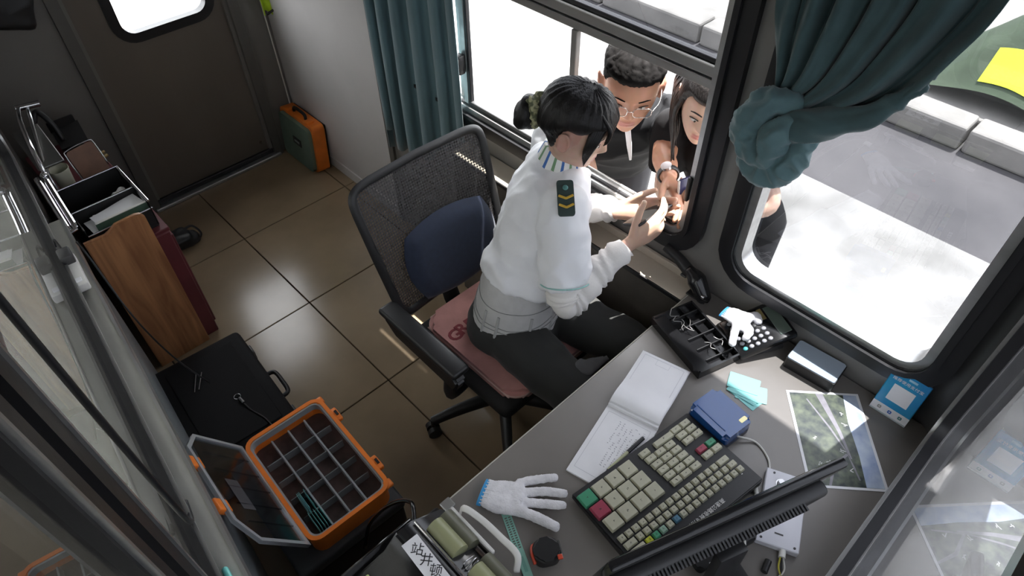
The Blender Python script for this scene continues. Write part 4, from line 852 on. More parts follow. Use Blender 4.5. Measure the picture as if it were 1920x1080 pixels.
for y in (-.10, .10): obj('latch', xf(rbox((.05, .04, .022), .005, 2, (-.005, y, CHH+.004)), tcm()), M_orange, tcs, 50)
bg = obj('badge', xf(rbox((.004, .085, .045), .0015, 1, (-CW_/2-.006, -.02, .15)), tcm()), M_black, tcs); obj('badge_mark', xf(rbox((.002, .05, .012), .0005, 1, (-CW_/2-.0085, -.02, .15)), tcm()), M_divd, bg)
cable('corner_cable', 'white cable running down the back corner behind the tool case', [(.59, 1.225, 1.6), (.592, 1.222, 1.0), (.595, 1.218, .5), (.594, 1.216, .25)], .004, M_cablew)
# ---- hi-vis vest and black bag high on the back wall
VX, VZ = W(515, 22, 1, 1.18).x, W(515, 22, 1, 1.18).z
vt = thing('safety_vest', 'fluorescent yellow-green vest hanging high in the back corner', 'vest', (VX, 1.17, VZ)); M_hv = mat('fluorescent_yellow_green', (.55, .80, .03), .7, var=.15, scale=20)
N = 14; bm = BM(); g = [[bm.verts.new((VX-.06+.15*i/N, 1.185+.018*math.sin(i*1.3)-.008*math.cos(i*.7+j*.3), VZ+.02*math.sin(i*.9)+.45*j/10)) for i in range(N+1)] for j in range(11)]
for j in range(10):
    for i in range(N): bm.faces.new((g[j][i], g[j][i+1], g[j+1][i+1], g[j+1][i]))
me = mods_mesh(bm, ('SOLIDIFY', dict(thickness=.006))); wobj('fabric', me, M_hv, vt, 180); wobj('reflective_band', rbox((.15, .012, .03), .004, 1, (VX+.015, 1.165, VZ+.1)), M_divd, vt); wobj('dark_hem', tube(BM(), [(VX-.05, 1.168, VZ+.005), (VX-.01, 1.16, VZ+.02), (VX+.03, 1.165, VZ+.01), (VX+.08, 1.165, VZ+.02)], .006, 6), M_black, vt, 180)
bgk = thing('hanging_bag', 'black bag hanging high on the grey back wall left of the door', 'bag', (-.42, 1.19, .82)); me = fuse(join(rbox((.20, .06, .34), .02, 2, (-.44, 1.195, 1.26), Matrix.Rotation(.35, 3, 'Y'))), .008, 3); wrinkle(me, .004, 10); wobj('bag_body', me, M_black, bgk, 180); wobj('strap', tube(BM(), [(-.50, 1.2, 1.40), (-.45, 1.215, 1.56), (-.40, 1.2, 1.40)], .008, 8), M_black, bgk, 180)
# ================================================================== curtains
M_cur = mat('teal_curtain_fabric', (.085, .155, .178), .85, var=.12, scale=18, stretch=(1, 1, .1), bump=.08, bscale=350, sheen=.3)
c1 = thing('teal_curtain', 'teal curtain hanging straight beside the service window', 'curtain', (.57, -.08, .5))
NU, NV = 90, 24; bm = BM(); g = []
for j in range(NV+1):
    v = j/NV; row = []
    for i in range(NU+1):
        u = i/NU; y = .185-.555*u; ph = 2*math.pi*(6.2*u+.35*math.sin(5*u)); amp = .022*(1-.55*max(0, (u-.55)/.45))
        z1 = .50+.03*math.sin(9*u)+(.10 if .08 < u < .13 else 0)+.30*max(0, u-.0)**1.6; z = z1+(2.3-z1)*v
        row.append(bm.verts.new((.572+amp*math.sin(ph+.25*math.sin(4*v)), y+.010*math.sin(2*ph+v*2)+.012*math.sin(3*v+u*5), z)))
    g.append(row)
for j in range(NV):
    for i in range(NU): bm.faces.new((g[j][i], g[j][i+1], g[j+1][i+1], g[j+1][i]))
me = mods_mesh(bm, ('SOLIDIFY', dict(thickness=.0015, offset=1))); wobj('cloth', me, M_cur, c1, 180)
wobj('rail', cyl(BM(), (.585, .25, 2.31), (.585, -.55, 2.31), .01, 8), M_alu, c1, 50)
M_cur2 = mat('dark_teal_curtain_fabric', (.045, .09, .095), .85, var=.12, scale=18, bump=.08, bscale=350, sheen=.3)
c2 = thing('tied_curtain', 'dark teal curtain pulled aside and tied in a knot at the corner window', 'curtain', (.57, -1.6, 1.35))
CXP = .565
Rt = [Vector((0, p.y, p.z)) for p in [W(x, y, 0, CXP) for x, y in ((1905, -5), (1805, 100), (1705, 185), (1630, 215), (1545, 230), (1490, 232))]]
Rt = [Vector((0, Rt[0].y-.035, 2.3)), Vector((0, Rt[0].y-.02, Rt[0].z+.2))]+Rt
kn = W(1467, 235, 0, CXP); kn = Vector((0, kn.y, kn.z))
Lt = [Vector((0, -1.50, 2.3)), Vector((0, -1.505, 2.0)), Vector((0, -1.515, 1.75))]+[Vector((0, p.y, p.z)) for p in [W(x, y, 0, CXP) for x, y in ((1464, 60), (1464, 110), (1462, 150), (1460, 180))]]
NU, NV = 80, 40; Rc = catmull(Rt, NV); Lc = catmull(Lt, NV); bm = BM(); g = []
for j in range(NV+1):
    v = j/NV; row = []; pinch = 1-v*v*.75
    for i in range(NU+1):
        u = i/NU; p = Lc[j].lerp(Rc[j], u); ph = 2*math.pi*(5.2*u+.4*math.sin(3.3*u)+.25*v)
        row.append(bm.verts.new((.560-.024*pinch*math.sin(ph)-.012*math.sin(2.3*ph+4*v)*pinch-.03*v*v*math.sin(math.pi*u), p.y+.012*pinch*math.cos(ph), p.z+.006*math.sin(ph*1.5+v*3)*v)))
    g.append(row)
for j in range(NV):
    for i in range(NU): bm.faces.new((g[j][i], g[j][i+1], g[j+1][i+1], g[j+1][i]))
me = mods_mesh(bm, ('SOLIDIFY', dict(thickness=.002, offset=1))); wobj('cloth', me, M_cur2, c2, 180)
def kp(x, y, d=0.): p = W(x, y, 0, .535); p.x -= d; return p
hem = [kp(1735, 168, -.015), kp(1640, 218, .01), kp(1580, 228, .02), kp(1530, 232, .03), kp(1490, 240, .03)]
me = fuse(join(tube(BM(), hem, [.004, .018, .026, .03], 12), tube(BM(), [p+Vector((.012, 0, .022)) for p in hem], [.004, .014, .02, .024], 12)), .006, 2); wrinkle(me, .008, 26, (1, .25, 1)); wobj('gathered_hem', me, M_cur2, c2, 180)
bm = BM()
tube(bm, [kp(1490, 195, .0), kp(1450, 185, .03), kp(1425, 225, .045), kp(1450, 265, .05), kp(1490, 275, .03)], [.02, .035, .04, .03], 12, domes=True)
tube(bm, [kp(1415, 240, .01), kp(1430, 285, .035), kp(1465, 305, .045), kp(1505, 285, .035), kp(1522, 250, .015)], [.025, .036, .036, .028, .02], 12, domes=True)
tube(bm, [kp(1505, 225, .02), kp(1480, 235, .055), kp(1470, 265, .06), kp(1455, 290, .04)], [.02, .03, .03, .02], 12, domes=True)
ell(bm, kp(1462, 248, .015), (.03, .06, .06))
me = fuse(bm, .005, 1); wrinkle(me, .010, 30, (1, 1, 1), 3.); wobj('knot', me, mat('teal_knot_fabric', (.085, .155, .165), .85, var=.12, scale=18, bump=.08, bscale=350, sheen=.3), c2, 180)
wobj('rail', cyl(BM(), (.585, -1.48, 2.31), (.585, -2.15, 2.31), .01, 8), M_alu, c2, 50)
# ================================================================== people
def skin(name, col):
    m = bpy.data.materials.new(name); m.use_nodes = True; nt = m.node_tree; b = nt.nodes['Principled BSDF']; b.inputs['Roughness'].default_value = .48
    at = nt.nodes.new('ShaderNodeAttribute'); at.attribute_name = 'skin_tint'; n = nt.nodes.new('ShaderNodeTexNoise'); n.inputs['Scale'].default_value = 35
    mx = nt.nodes.new('ShaderNodeMix'); mx.data_type = 'RGBA'; mx.blend_type = 'MULTIPLY'; mx.inputs[0].default_value = .18
    nt.links.new(at.outputs['Color'], mx.inputs[6]); nt.links.new(n.outputs['Color'], mx.inputs[7]); nt.links.new(mx.outputs[2], b.inputs['Base Color'])
    b.inputs['Subsurface Weight'].default_value = .12; b.inputs['Subsurface Radius'].default_value = (.01, .004, .002); b.inputs['Subsurface Scale'].default_value = .5; return m
def hairmat(name, c=(.008, .007, .007), axis=(60, 60, 4)): return mat(name, c, .42, var=.4, scale=3, stretch=axis, bump=.3, bscale=3, spec=.3)
HT = [  # z, half width, front, back of a head (metres, centre between the ears at eye height)
    (.120, .004, .002, .012), (.116, .022, .024, .036), (.108, .040, .043, .058), (.092, .057, .062, .078), (.070, .069, .079, .093), (.045, .0752, .090, .099), (.020, .0765, .0935, .099), (.0, .0760, .0905, .093),
    (-.02, .0735, .0895, .083), (-.04, .069, .0885, .066), (-.06, .062, .088, .046), (-.08, .052, .086, .026), (-.097, .040, .081, .010), (-.110, .025, .070, .004), (-.117, .008, .052, .02)]
HZ = np.array([h[0] for h in HT][::-1]); HW = np.array([h[1] for h in HT][::-1]); HF_ = np.array([h[2] for h in HT][::-1]); HB = np.array([h[3] for h in HT][::-1])
def head_pt(z, ph, off=0.):
    w, f, b = [float(np.interp(z, HZ, q)) for q in (HW, HF_, HB)]
    s, c = math.sin(ph), math.cos(ph); e = .88
    x = w*(abs(s)**e)*(1 if s > 0 else -1); y = (f if c > 0 else b)*(abs(c)**e)*(1 if c > 0 else -1)
    d = Vector((x/max(w, .01), y/max(f, .01), (z-.0)/.12)); d.normalize()
    return Vector((x, y, z)), d
def ga(x, s): return math.exp(-(x/s)**2)
def face_feat(p, wom):
    x, y, z = p; dy = 0.
    if y <= 0: return 0.
    t = max(0., min(1., (.026-z)/.054))
    nz = t if z > -.028 else max(0, 1-(-.028-z)/.013)
    dy += .0235*nz*ga(x, .0085+.006*t)+.006*ga(z+.03, .009)*ga(abs(x)-.013, .007)
    dy -= .0085*ga(abs(x)-.032, .017)*ga(z-.006, .012); dy += .0045*ga(abs(x)-.032, .013)*ga(z-.003, .008)
    dy += .004*ga(z-.026, .008)*ga(abs(x)-.026, .022)*(0 if wom else 1)
    dy += .006*ga(x, .020)*ga(z+.058, .0055)+.0062*ga(x, .018)*ga(z+.070, .0055)-.004*ga(x, .024)*ga(z+.0638, .003)-.002*ga(x, .02)*ga(z+.08, .006)
    dy += .005*ga(x, .018)*ga(z+.097, .012)+.003*ga(abs(x)-.042, .018)*ga(z+.03, .018)
    return dy
def head_bm(wom=False):
    bm = BM(); rs = []
    for z in list(np.linspace(-.117, .120, 96)):
        r = []
        for k in range(96):
            ph = 2*math.pi*k/96; p, d = head_pt(z, ph); p.y += face_feat(p, wom); r.append(p)
        rs.append(r)
    rings(bm, rs)
    for s in (-1, 1):
        rot = Matrix.Rotation(s*.35, 3, 'Z') @ Matrix.Rotation(-.2, 3, 'X')
        ell(bm, (s*.081, -.006, -.008), (.008, .018, .031), rot); ell(bm, (s*.088, -.013, .002), (.005, .014, .022), rot)
        tube(bm, [Vector((s*(.089+.004*math.sin(a)), -.010-.004*math.sin(a)+.0165*math.cos(a), -.004+.030*math.sin(a))) for a in [2*math.pi*i/14 for i in range(15)]], .0042, 8, 42)
    return bm
def hair_bm(fn, n=72, rows=64):
    "shell around the head: fn(x,y,z,ph) gives the hair thickness, negative hides it inside the head"
    bm = BM(); rs = []
    for z in np.linspace(-.116, .121, rows):
        r = []
        for k in range(n):
            ph = 2*math.pi*k/n; p, d = head_pt(z, ph); o = fn(p.x, p.y, p.z, ph); r.append(p+d*o)
        rs.append(r)
    return rings(bm, rs)
def sstep(a, b, x): t = max(0., min(1., (x-a)/(b-a))); return t*t*(3-2*t)
def basis(c, f, u=(0, 0, 1)):
    f = Vector(f).normalized(); r = f.cross(Vector(u)).normalized(); u = r.cross(f); return frame(r, f, u, c)
def hand(bm, wr, f, n, side, curl=((.25, .3, .2),)*4, thumb=(.8, .55, .35), sc=1., spread=.06):
    wr = Vector(wr); f = Vector(f).normalized(); n = Vector(n); n = (n-f*n.dot(f)).normalized(); t = f.cross(n)*(1 if side > 0 else -1)
    tube(bm, [wr-f*.015*sc, wr+f*.02*sc, wr+f*.055*sc, wr+f*.088*sc], [.028*sc, .032*sc, .041*sc, .039*sc], 14, 12, flat=.46, side=t, domes=True)
    LEN = ((.043, .026, .021), (.047, .030, .022), (.043, .028, .021), (.034, .021, .018)); OFF = (.028, .0095, -.0095, -.028); BASE = (.084, .088, .084, .075)
    for i in range(4):
        p = wr+f*BASE[i]*sc+t*OFF[i]*sc; a = 0.; pts = [p-f*.02*sc, p]; ff = (f+t*OFF[i]*spread/.02).normalized()
        for L, c in zip(LEN[i], curl[i % len(curl)]): a += c; p = p+(ff*math.cos(a)+n*math.sin(a))*L*sc; pts.append(p)
        r = (.0096 if i < 3 else .0084)*sc; tube(bm, pts, [r*1.1, r*1.1, r, r*.95, r*.8], 10, 16, domes=True)
    p = wr+f*.018*sc+t*.018*sc; d = (f*thumb[1]+t*thumb[0]+n*thumb[2]).normalized(); pts = [p]
    for L, k in ((.042, 0), (.034, .25), (.028, .3)): d = (d+f*k+n*k*.3).normalized(); p = p+d*L*sc; pts.append(p)
    tube(bm, pts, [.014*sc, .012*sc, .0102*sc, .0085*sc], 10, 14, domes=True)
def loft(bm, st, n=28, steps=None):
    "st: list of (centre, side vector, half width, half depth)"
    k = steps or (len(st)-1)*6; C = catmull([s[0] for s in st], k); rs = []
    for i, c in enumerate(C):
        t = i/k; sv = [Vector(s[1]).normalized() for s in st]; m = len(st)-1; q = t*m; j = min(int(q), m-1); fr = q-j
        s = sv[j].lerp(sv[j+1], fr); a = st[j][2]*(1-fr)+st[j+1][2]*fr; b = st[j][3]*(1-fr)+st[j+1][3]*fr
        ax = (C[min(i+1, k)]-C[max(i-1, 0)]).normalized(); s = (s-ax*s.dot(ax)).normalized(); d = ax.cross(s)
        rs.append([c+s*a*math.cos(h)*abs(math.cos(h))**-.12+d*b*math.sin(h)*abs(math.sin(h))**-.12 if abs(math.cos(h)) > 1e-3 and abs(math.sin(h)) > 1e-3 else c+s*a*math.cos(h)+d*b*math.sin(h) for h in [2*math.pi*(j2+.5)/n for j2 in range(n)]])
    return rings(bm, rs)
def skin_body(root, bm, Mh, m, base, lip, voxel=.0042, it=2, blush=None):
    me = fuse(bm, voxel, it, .35); at = me.attributes.new('skin_tint', 'FLOAT_COLOR', 'POINT'); Mi = Mh.inverted()
    for i, v in enumerate(me.vertices):
        q = Mi @ v.co; c = Vector(base)
        if q.y > .05 and abs(q.x) < .03:
            w = sstep(.026, .019, abs(q.x))*sstep(-.0795, -.0745, q.z)*sstep(-.0515, -.056, q.z); c = c.lerp(Vector(lip), w)
        if q.length < .15 and abs(q.x) > .074: c = c.lerp(Vector(lip), .35)
        at.data[i].color = (c.x, c.y, c.z, 1)
    return wobj('body', me, m, root, 180)
def face_parts(root, Mh, body, hm, wom=False, brow=True, closed=.7):
    M_eye = mat('eye_white', (.55, .52, .5), .25); M_iris = mat('dark_iris', (.02, .012, .008), .15); M_lash = mat('lash', (.012, .01, .01), .5)
    for s in (-1, 1):
        def fp(x, z, o): p, d = head_pt(z, math.asin(max(-1, min(1, x/float(np.interp(z, HZ, HW))))) ); p.y += face_feat(p, wom)+o; return Mh @ p
        e = wobj('eye', ell(BM(), Mh @ Vector((s*.032, .0740, -.0045)), (.0125, .0122, .0075)), M_eye, root, 180, body)
        wobj('iris', ell(BM(), Mh @ Vector((s*.031, .0842, -.0045)), (.0052, .0028, .0042)), M_iris, root, 180, body)
        wobj('eyelash', tube(BM(), [fp(s*.019, .000, .0012), fp(s*.027, .0015, .0016), fp(s*.036, .0012, .0016), fp(s*.046, -.0015, .0012)], .0015, 5), M_lash, root, 180, body)
        if brow: wobj('eyebrow', tube(BM(), [fp(s*.015, .0235, .0002), fp(s*.026, .026, .0002), fp(s*.038, .0255, .0002), fp(s*.049, .020, .0)], [.0022, .0028, .0024, .0012], 6, flat=.7), hm, root, 180, body)
# ---------------------------------------------------------------- seated clerk
cl_ = thing('person', 'seated clerk in white uniform shirt and striped scarf holding a phone at the service window', 'person', (.235, -1.03, .52))
M_sk1 = skin('clerk_skin', (.6, .4, .3)); SK1 = (.62, .40, .30); LIP1 = (.50, .20, .18); M_h1 = hairmat('black_hair')
spn = [(.235, -1.03, .55), (.258, -1.03, .68), (.30, -1.03, .80), (.35, -1.028, .92), (.395, -1.022, 1.02), (.418, -1.02, 1.09), (.428, -1.025, 1.135)]
fh = Vector((.40, -.92, 0)).normalized(); fs = Vector((.73, -.68, 0)).normalized()
def side_at(t): f = fh.lerp(fs, t).normalized(); return f.cross(Vector((0, 0, 1)))
wd = [(.185, .135), (.160, .118), (.155, .118), (.165, .125), (.178, .118), (.150, .085), (.075, .062)]
tor = [(p, side_at(i/6), a, b) for i, (p, (a, b)) in enumerate(zip(spn, wd))]
RS, RE, RW_ = Vector((.302, -1.158, 1.065)), Vector((.222, -1.255, .825)), Vector((.435, -1.298, .945))
LS, LE, LW_ = Vector((.545, -.885, 1.065)), Vector((.548, -.955, .835)), Vector((.548, -1.165, .945))
Hc = Vector((.428, -1.072, 1.268)); Mh1 = basis(Hc, (.44, -.84, -.33))
bm = join(xf(head_bm(True), Mh1 @ Matrix.Diagonal((1.0, 1.02, 1.02, 1))))
tube(bm, [(.425, -1.022, 1.10), (.425, -1.04, 1.16), Hc+Vector((-.02, .015, -.05))], [.052, .046, .050], 14)
loft(bm, [(p, s, a-.02, b-.02) for p, s, a, b in tor])
for s_, e_, w_ in ((RS, RE, RW_), (LS, LE, LW_)): tube(bm, [s_, s_.lerp(e_, .5), e_, e_.lerp(w_, .5), w_], [.045, .040, .034, .033, .024], 12)
HIPR, HIPL = Vector((.145, -1.06, .60)), Vector((.33, -1.02, .60)); KNR, KNL = Vector((.13, -1.46, .565)), Vector((.405, -1.44, .565)); FTR, FTL = Vector((.12, -1.52, .06)), Vector((.40, -1.52, .06))
for h_, k_, f_ in ((HIPR, KNR, FTR), (HIPL, KNL, FTL)): tube(bm, [h_, h_.lerp(k_, .5), k_, k_.lerp(f_, .5), f_], [.075, .065, .05, .045, .035], 12); ell(bm, f_+Vector((0, -.06, -.025)), (.038, .10, .03))
fR = (W(1240, 412, 2, .99)-W(1175, 456, 2, .945)).normalized()
hand(bm, RW_+fR*.012, fR, Vector((.50, .80, .05)), 1, ((.25, .40, .3), (.32, .45, .3), (.42, .5, .35), (.5, .5, .35)), (.75, .65, .25), 1.06, .02)
fL = Vector((.06, -.13, .03)).normalized()
hand(bm, LW_+fL*.01, Vector((.10, -.16, .035)), Vector((-.75, -.2, .62)), -1, ((.15, .25, .2), (.2, .3, .2), (.25, .3, .2), (.3, .3, .2)), (.45, .85, .3), 1.06, .02)
bd1 = skin_body(cl_, bm, Mh1, M_sk1, SK1, LIP1); face_parts(cl_, Mh1, bd1, M_h1, True)
# shirt
M_shirt = mat('white_uniform_shirt', (.80, .81, .84), .75, var=.02, scale=8, sheen=.2)
bm = BM(); loft(bm, [((.283, -1.03, .765), side_at(.3), .186, .152), ((.292, -1.03, .79), side_at(.32), .180, .146)]+[(p, s, a+.004, b+.006) for p, s, a, b in tor[2:]])
tube(bm, [RS+Vector((.03, .03, .0)), RS, RS.lerp(RE, .5), RS.lerp(RE, .82)], [.07, .072, .070, .072], 16); tube(bm, [LS+Vector((-.03, -.03, 0)), LS, LS.lerp(LE, .5), LS.lerp(LE, .82)], [.065, .066, .064, .06], 16)
me = fuse(bm, .0075, 6); wrinkle(me, .011, 8, (1, 1, 1.3), 1.7); wrinkle(me, .004, 20, (1, 1, .8), 4.); wobj('shirt', me, M_shirt, cl_, 180)
M_mint = mat('mint_piping', (.30, .55, .52), .7)
c = RS.lerp(RE, .76); ax = (RE-RS).normalized(); u = ax.orthogonal().normalized(); w = ax.cross(u)
wobj('sleeve_piping', tube(BM(), [c+(u*math.cos(a)+w*math.sin(a))*.0755 for a in [2*math.pi*i/24 for i in range(25)]], .0022, 6, 72), M_mint, cl_, 180)
# back-support belt
M_belt = mat('pale_grey_belt', (.50, .50, .50), .8, var=.05, scale=30, bump=.15, bscale=160)
bb = [((.241, -1.03, .608), .194, .146), ((.246, -1.03, .64), .190, .143), ((.252, -1.03, .67), .186, .140), ((.268, -1.03, .73), .178, .137), ((.285, -1.03, .775), .172, .134)]
bm = loft(BM(), [(p, side_at(.1*i), a, b) for i, (p, a, b) in enumerate(bb)], 40); me = mods_mesh(bm); wrinkle(me, .003, 14); be = wobj('waist_belt', me, M_belt, cl_, 50)
from mathutils.bvhtree import BVHTree
bmt = BM(); bmt.from_mesh(be.data); bvh = BVHTree.FromBMesh(bmt); bo = Vector(cl_.location)
def on_belt(q, h, o=.0015):
    c = Vector((float(np.interp(h, [.60, .775], [.240, .285])), -1.03, h))-bo; d = Vector((math.cos(q), math.sin(q), 0))
    loc, nrm, _, _ = bvh.ray_cast(c+d*.5, -d); return (loc+d*o+bo, d) if loc else (c+d*.15+bo, d)
M_seam = mat('grey_belt_seam', (.24, .24, .24), .8)
for h0, k in ((.640, .006), (.665, -.010), (.70, .012), (.738, -.010)):
    wobj('belt_seam', tube(BM(), [on_belt(2*math.pi*i/48, h0+k*math.sin(2*math.pi*i/48*1+1))[0] for i in range(49)], .0013, 5, 96), M_seam, cl_, 180, be)
for q0 in (185, 200, 232, 262, 295):
    q = math.radians(q0); pts = [on_belt(q, h, .002)[0] for h in (.635, .655, .675, .70, .73)]
    wobj('belt_stay', tube(BM(), pts, .005, 6, 10, flat=.5, side=(-math.sin(q), math.cos(q), 0)), mat('belt_stay_grey', (.38, .38, .38), .6), cl_, 60, be)
for h in (.616, .622, .628, .634): wobj('belt_stitch', tube(BM(), [on_belt(math.radians(196+4*i), h)[0] for i in range(9)], .001, 4, 16), M_seam, cl_, 180, be)
bmt.free()
# sleeves covers (wrinkled)
M_slv = mat('cream_arm_sleeve', (.74, .72, .70), .85, sheen=.2, bump=.1, bscale=200)
for s_, e_, w_ in ((RS, RE, RW_), (LS, LE, LW_)):
    pts = catmull([s_.lerp(e_, .72), s_.lerp(e_, .93), e_.lerp(w_, .12)+(e_-s_)*.04, e_.lerp(w_, .5), w_], 60); bm = BM(); rs = []; u = None
    for i, p in enumerate(pts):
        t = (pts[min(i+1, 60)]-pts[max(i-1, 0)]).normalized(); u = t.orthogonal().normalized() if u is None else (u-t*u.dot(t)).normalized(); w = t.cross(u)
        r = float(np.interp(i/60, [0, .3, .5, .75, .95, 1], [.056, .056, .052, .047, .040, .034])); 
        rs.append([p+(u*math.cos(a)+w*math.sin(a))*(r+.0048*math.sin(i*1.15+2.2*math.sin(a+.4*i)+a)) for a in [2*math.pi*j/28 for j in range(28)]])
    rings(bm, rs); wobj('arm_sleeve', bm, M_slv, cl_, 180)
# scarf: striped band round the neck
ncx = Vector((.425, -1.03, 1.14)); M_st = [mat('scarf_white', (.78, .80, .78), .6), mat('scarf_blue', (.04, .14, .42), .6), mat('scarf_green', (.16, .30, .16), .6)]
nax = Vector((.10, -.10, 1)).normalized(); nu = Vector((.73, -.68, 0)); nu = (nu-nax*nu.dot(nax)).normalized(); nw = nax.cross(nu)
seq = [0, 0, 2, 0, 0, 1, 0, 0, 2, 0, 0, 1]; sc_root = None; NS = 48
for k in range(NS):
    a0, a1 = 2*math.pi*k/NS, 2*math.pi*(k+1.02)/NS; bm = BM(); rs = []
    for a in (a0, a1):
        d = nu*math.cos(a)+nw*math.sin(a); drop = -.020*math.cos(a)
        rs.append([ncx+nax*(h+drop)+d*r for h, r in ((-.040, .084), (.0, .070), (.030, .060), (.030, .052), (-.005, .060), (-.042, .074))])
    rings(bm, rs); o = wobj('scarf_band', bm, M_st[seq[k % 12]], cl_, None, sc_root)
    if sc_root is None: o.name = 'scarf'; sc_root = o
wobj('scarf_knot', ell(BM(), ncx+nu*.082-nax*.05, (.02, .02, .018)), M_st[0], cl_, 180, sc_root)
# epaulettes
M_ep = mat('dark_green_epaulette', (.025, .045, .04), .7); M_gold = mat('gold_braid', (.65, .42, .06), .4, metal=.4)
for sh, sg_ in ((RS, 1), (LS, -1)):
    out = (sh-Vector((.42, -1.022, 1.065))); out.z = 0; out.normalize(); fwd = Vector((fs.x, fs.y, 0)); upn = (Vector((0, 0, 1))+out*.55).normalized(); o2 = (out-upn*out.dot(upn)).normalized(); f2 = upn.cross(o2)
    Mx = frame(o2, f2, upn, sh+upn*.086-o2*.012)
    bm = BM(); P_ = rrect(-.06, .045, -.024, .024, .008, 3); prism(bm, P_, 0, .005)
    for v in bm.verts: v.co.z -= 3.2*(v.co.x+.01)**2 if v.co.x > -.01 else .9*(v.co.x+.01)**2
    ep = wobj('epaulette', xf(bm, Mx), M_ep, cl_, 40)
    for x0 in (-.012, .014):
        for q in (-1, 1): wobj('chevron', xf(rbox((.007, .024, .003), .001, 1, (x0+.004, q*.010, .0055-3.2*max(0, x0+.01)**2), Matrix.Rotation(q*.42, 3, 'Z')), Mx), M_gold, cl_, None, ep)
    wobj('badge', xf(ell(BM(), (-.036, 0, .0055), (.008, .008, .003)), Mx), mat('badge_teal', (.10, .25, .24), .4, metal=.4), cl_, 180, ep)
# trousers
bm = BM(); loft(bm, [((.232, -1.03, .545), side_at(0), .198, .162), ((.236, -1.03, .59), side_at(0), .200, .156), ((.242, -1.03, .622), side_at(0), .192, .146), ((.245, -1.03, .65), side_at(0), .172, .128)])
for h_, k_, f_ in ((HIPR, KNR, FTR), (HIPL, KNL, FTL)): tube(bm, [h_, h_.lerp(k_, .5), k_, k_.lerp(f_, .5), f_+Vector((0, 0, .02))], [.098, .090, .074, .068, .062], 16)
me = fuse(bm, .009, 5); wrinkle(me, .006, 9); z0 = .5445
for v in me.vertices:
    if v.co.y > -1.25: v.co.z = max(v.co.z, z0)
wobj('trousers', me, mat('black_trousers', (.014, .015, .015), .8, sheen=.15), cl_, 180)
for f_ in (FTR, FTL): wobj('shoe', xf(rbox((.088, .25, .07), .03, 3), Matrix.Translation(f_+Vector((0, -.06, -.024)))), M_black, cl_, 60)
p_ = W(1095, 690, 2, .655); me = fuse(join(tube(BM(), [p_+Vector((-.07, .035, 0)), p_, p_+Vector((.09, -.02, -.01))], [.012, .035, .008], 10, flat=.25, side=(.3, .9, .1))), .005, 3); wrinkle(me, .005, 28); wobj('cloth_fold', me, mat('grey_cloth', (.075, .075, .08), .85), cl_, 180)
# hair
def hair1(x, y, z, ph):
    line = .056 if y > .055 else (.030+.026*sstep(.02, .055, y) if y > -.018 else .030-.145*sstep(-.018, -.042, y))
    k = sstep(line-.010, line+.012, z); lo = 1
    return -.012+(.016+.018*sstep(.015, .065, z+max(0, -y)*.8)+.003*math.sin(ph*22))*k*lo
bm = xf(hair_bm(hair1), Mh1 @ Matrix.Diagonal((1.02, 1.02, 1.02, 1))); me = mods_mesh(bm, ('SMOOTH', dict(factor=.4, iterations=2))); hr1 = wobj('hair', me, M_h1, cl_, 180)
def hl(x, y, z): return Mh1 @ Vector((x, y, z))
bm = BM()
for k in range(7):   # fringe swept over the brow and temple
    o = .013*k; tube(bm, [hl(.05-o, .055, .104-.003*k), hl(.050-o*1.1, .092, .072), hl(.058-o*1.2, .098, .045), hl(.064-o*1.3, .094, .032-.003*k)], [.011, .014, .010, .003], 8, flat=.5, domes=True)
for k in range(5): tube(bm, [hl(.060-.004*k, .050+.006*k, .062), hl(.076-.002*k, .053+.005*k, .030), hl(.077-.002*k, .055+.004*k, -.006), hl(.073-.001*k, .058+.003*k, -.035-.006*k)], [.014, .012, .009, .0015], 8, flat=.7, domes=True)
wobj('fringe', bm, M_h1, cl_, 180, hr1)
bm = BM(); bc = Vector((0, -.135, -.028)); ell(bm, hl(*bc), (.047, .047, .047)); 
for k in range(3): tube(bm, [hl(bc.x+(.03+.004*k)*math.cos(a), bc.y-.012+.02*math.sin(a*2+k)*.4, bc.z+(.030+.004*k)*math.sin(a)) for a in [k+2*math.pi*i/10 for i in range(11)]], .018, 8, 40)
me = fuse(bm, .005, 2); wobj('bun', me, M_h1, cl_, 180, hr1)
bm = BM(); tube(bm, [hl(.036*math.cos(a), -.112-.004*math.sin(3*a), -.012+.030*math.sin(a)) for a in [2*math.pi*i/16 for i in range(17)]], [.011, .011], 10, 60); me = fuse(bm, .004, 1); wrinkle(me, .007, 55)
wobj('scrunchie', me, mat('camouflage_cloth', (.10, .11, .06), .8, col2=(.38, .37, .22), scale=60, ramp=(.45, .55)), cl_, 180, hr1)
bm = BM(); me = fuse(join(ell(BM(), hl(.018, -.128, .022), (.022, .022, .016)), ell(BM(), hl(-.002, -.118, .032), (.018, .018, .014))), .004, 1); wrinkle(me, .012, 60); wobj('scrunchie_ruffle', me, MATS['camouflage_cloth'], cl_, 180, hr1)
# clerk's phone
pc = W(1232, 395, 2, 1.0); ph_ = thing('smartphone', 'black smartphone held by the seated clerk', 'phone', (.548, -1.285, .985)); ex = Vector((.95, -.06, -.02)).normalized(); ny = Vector((-.10, .50, .80)); ny = (ny-ex*ny.dot(ex)).normalized(); Mx = frame(ex, ny.cross(ex), ny, (.548, -1.285, .995))
wobj('case', xf(rbox((.152, .074, .010), .004, 2), Mx), M_black, ph_, 40); wobj('screen', xf(rbox((.146, .069, .0008), .0003, 1, (0, 0, .0053)), Mx), mat('phone_glass', (.012, .013, .013), .3, spec=.3), ph_)
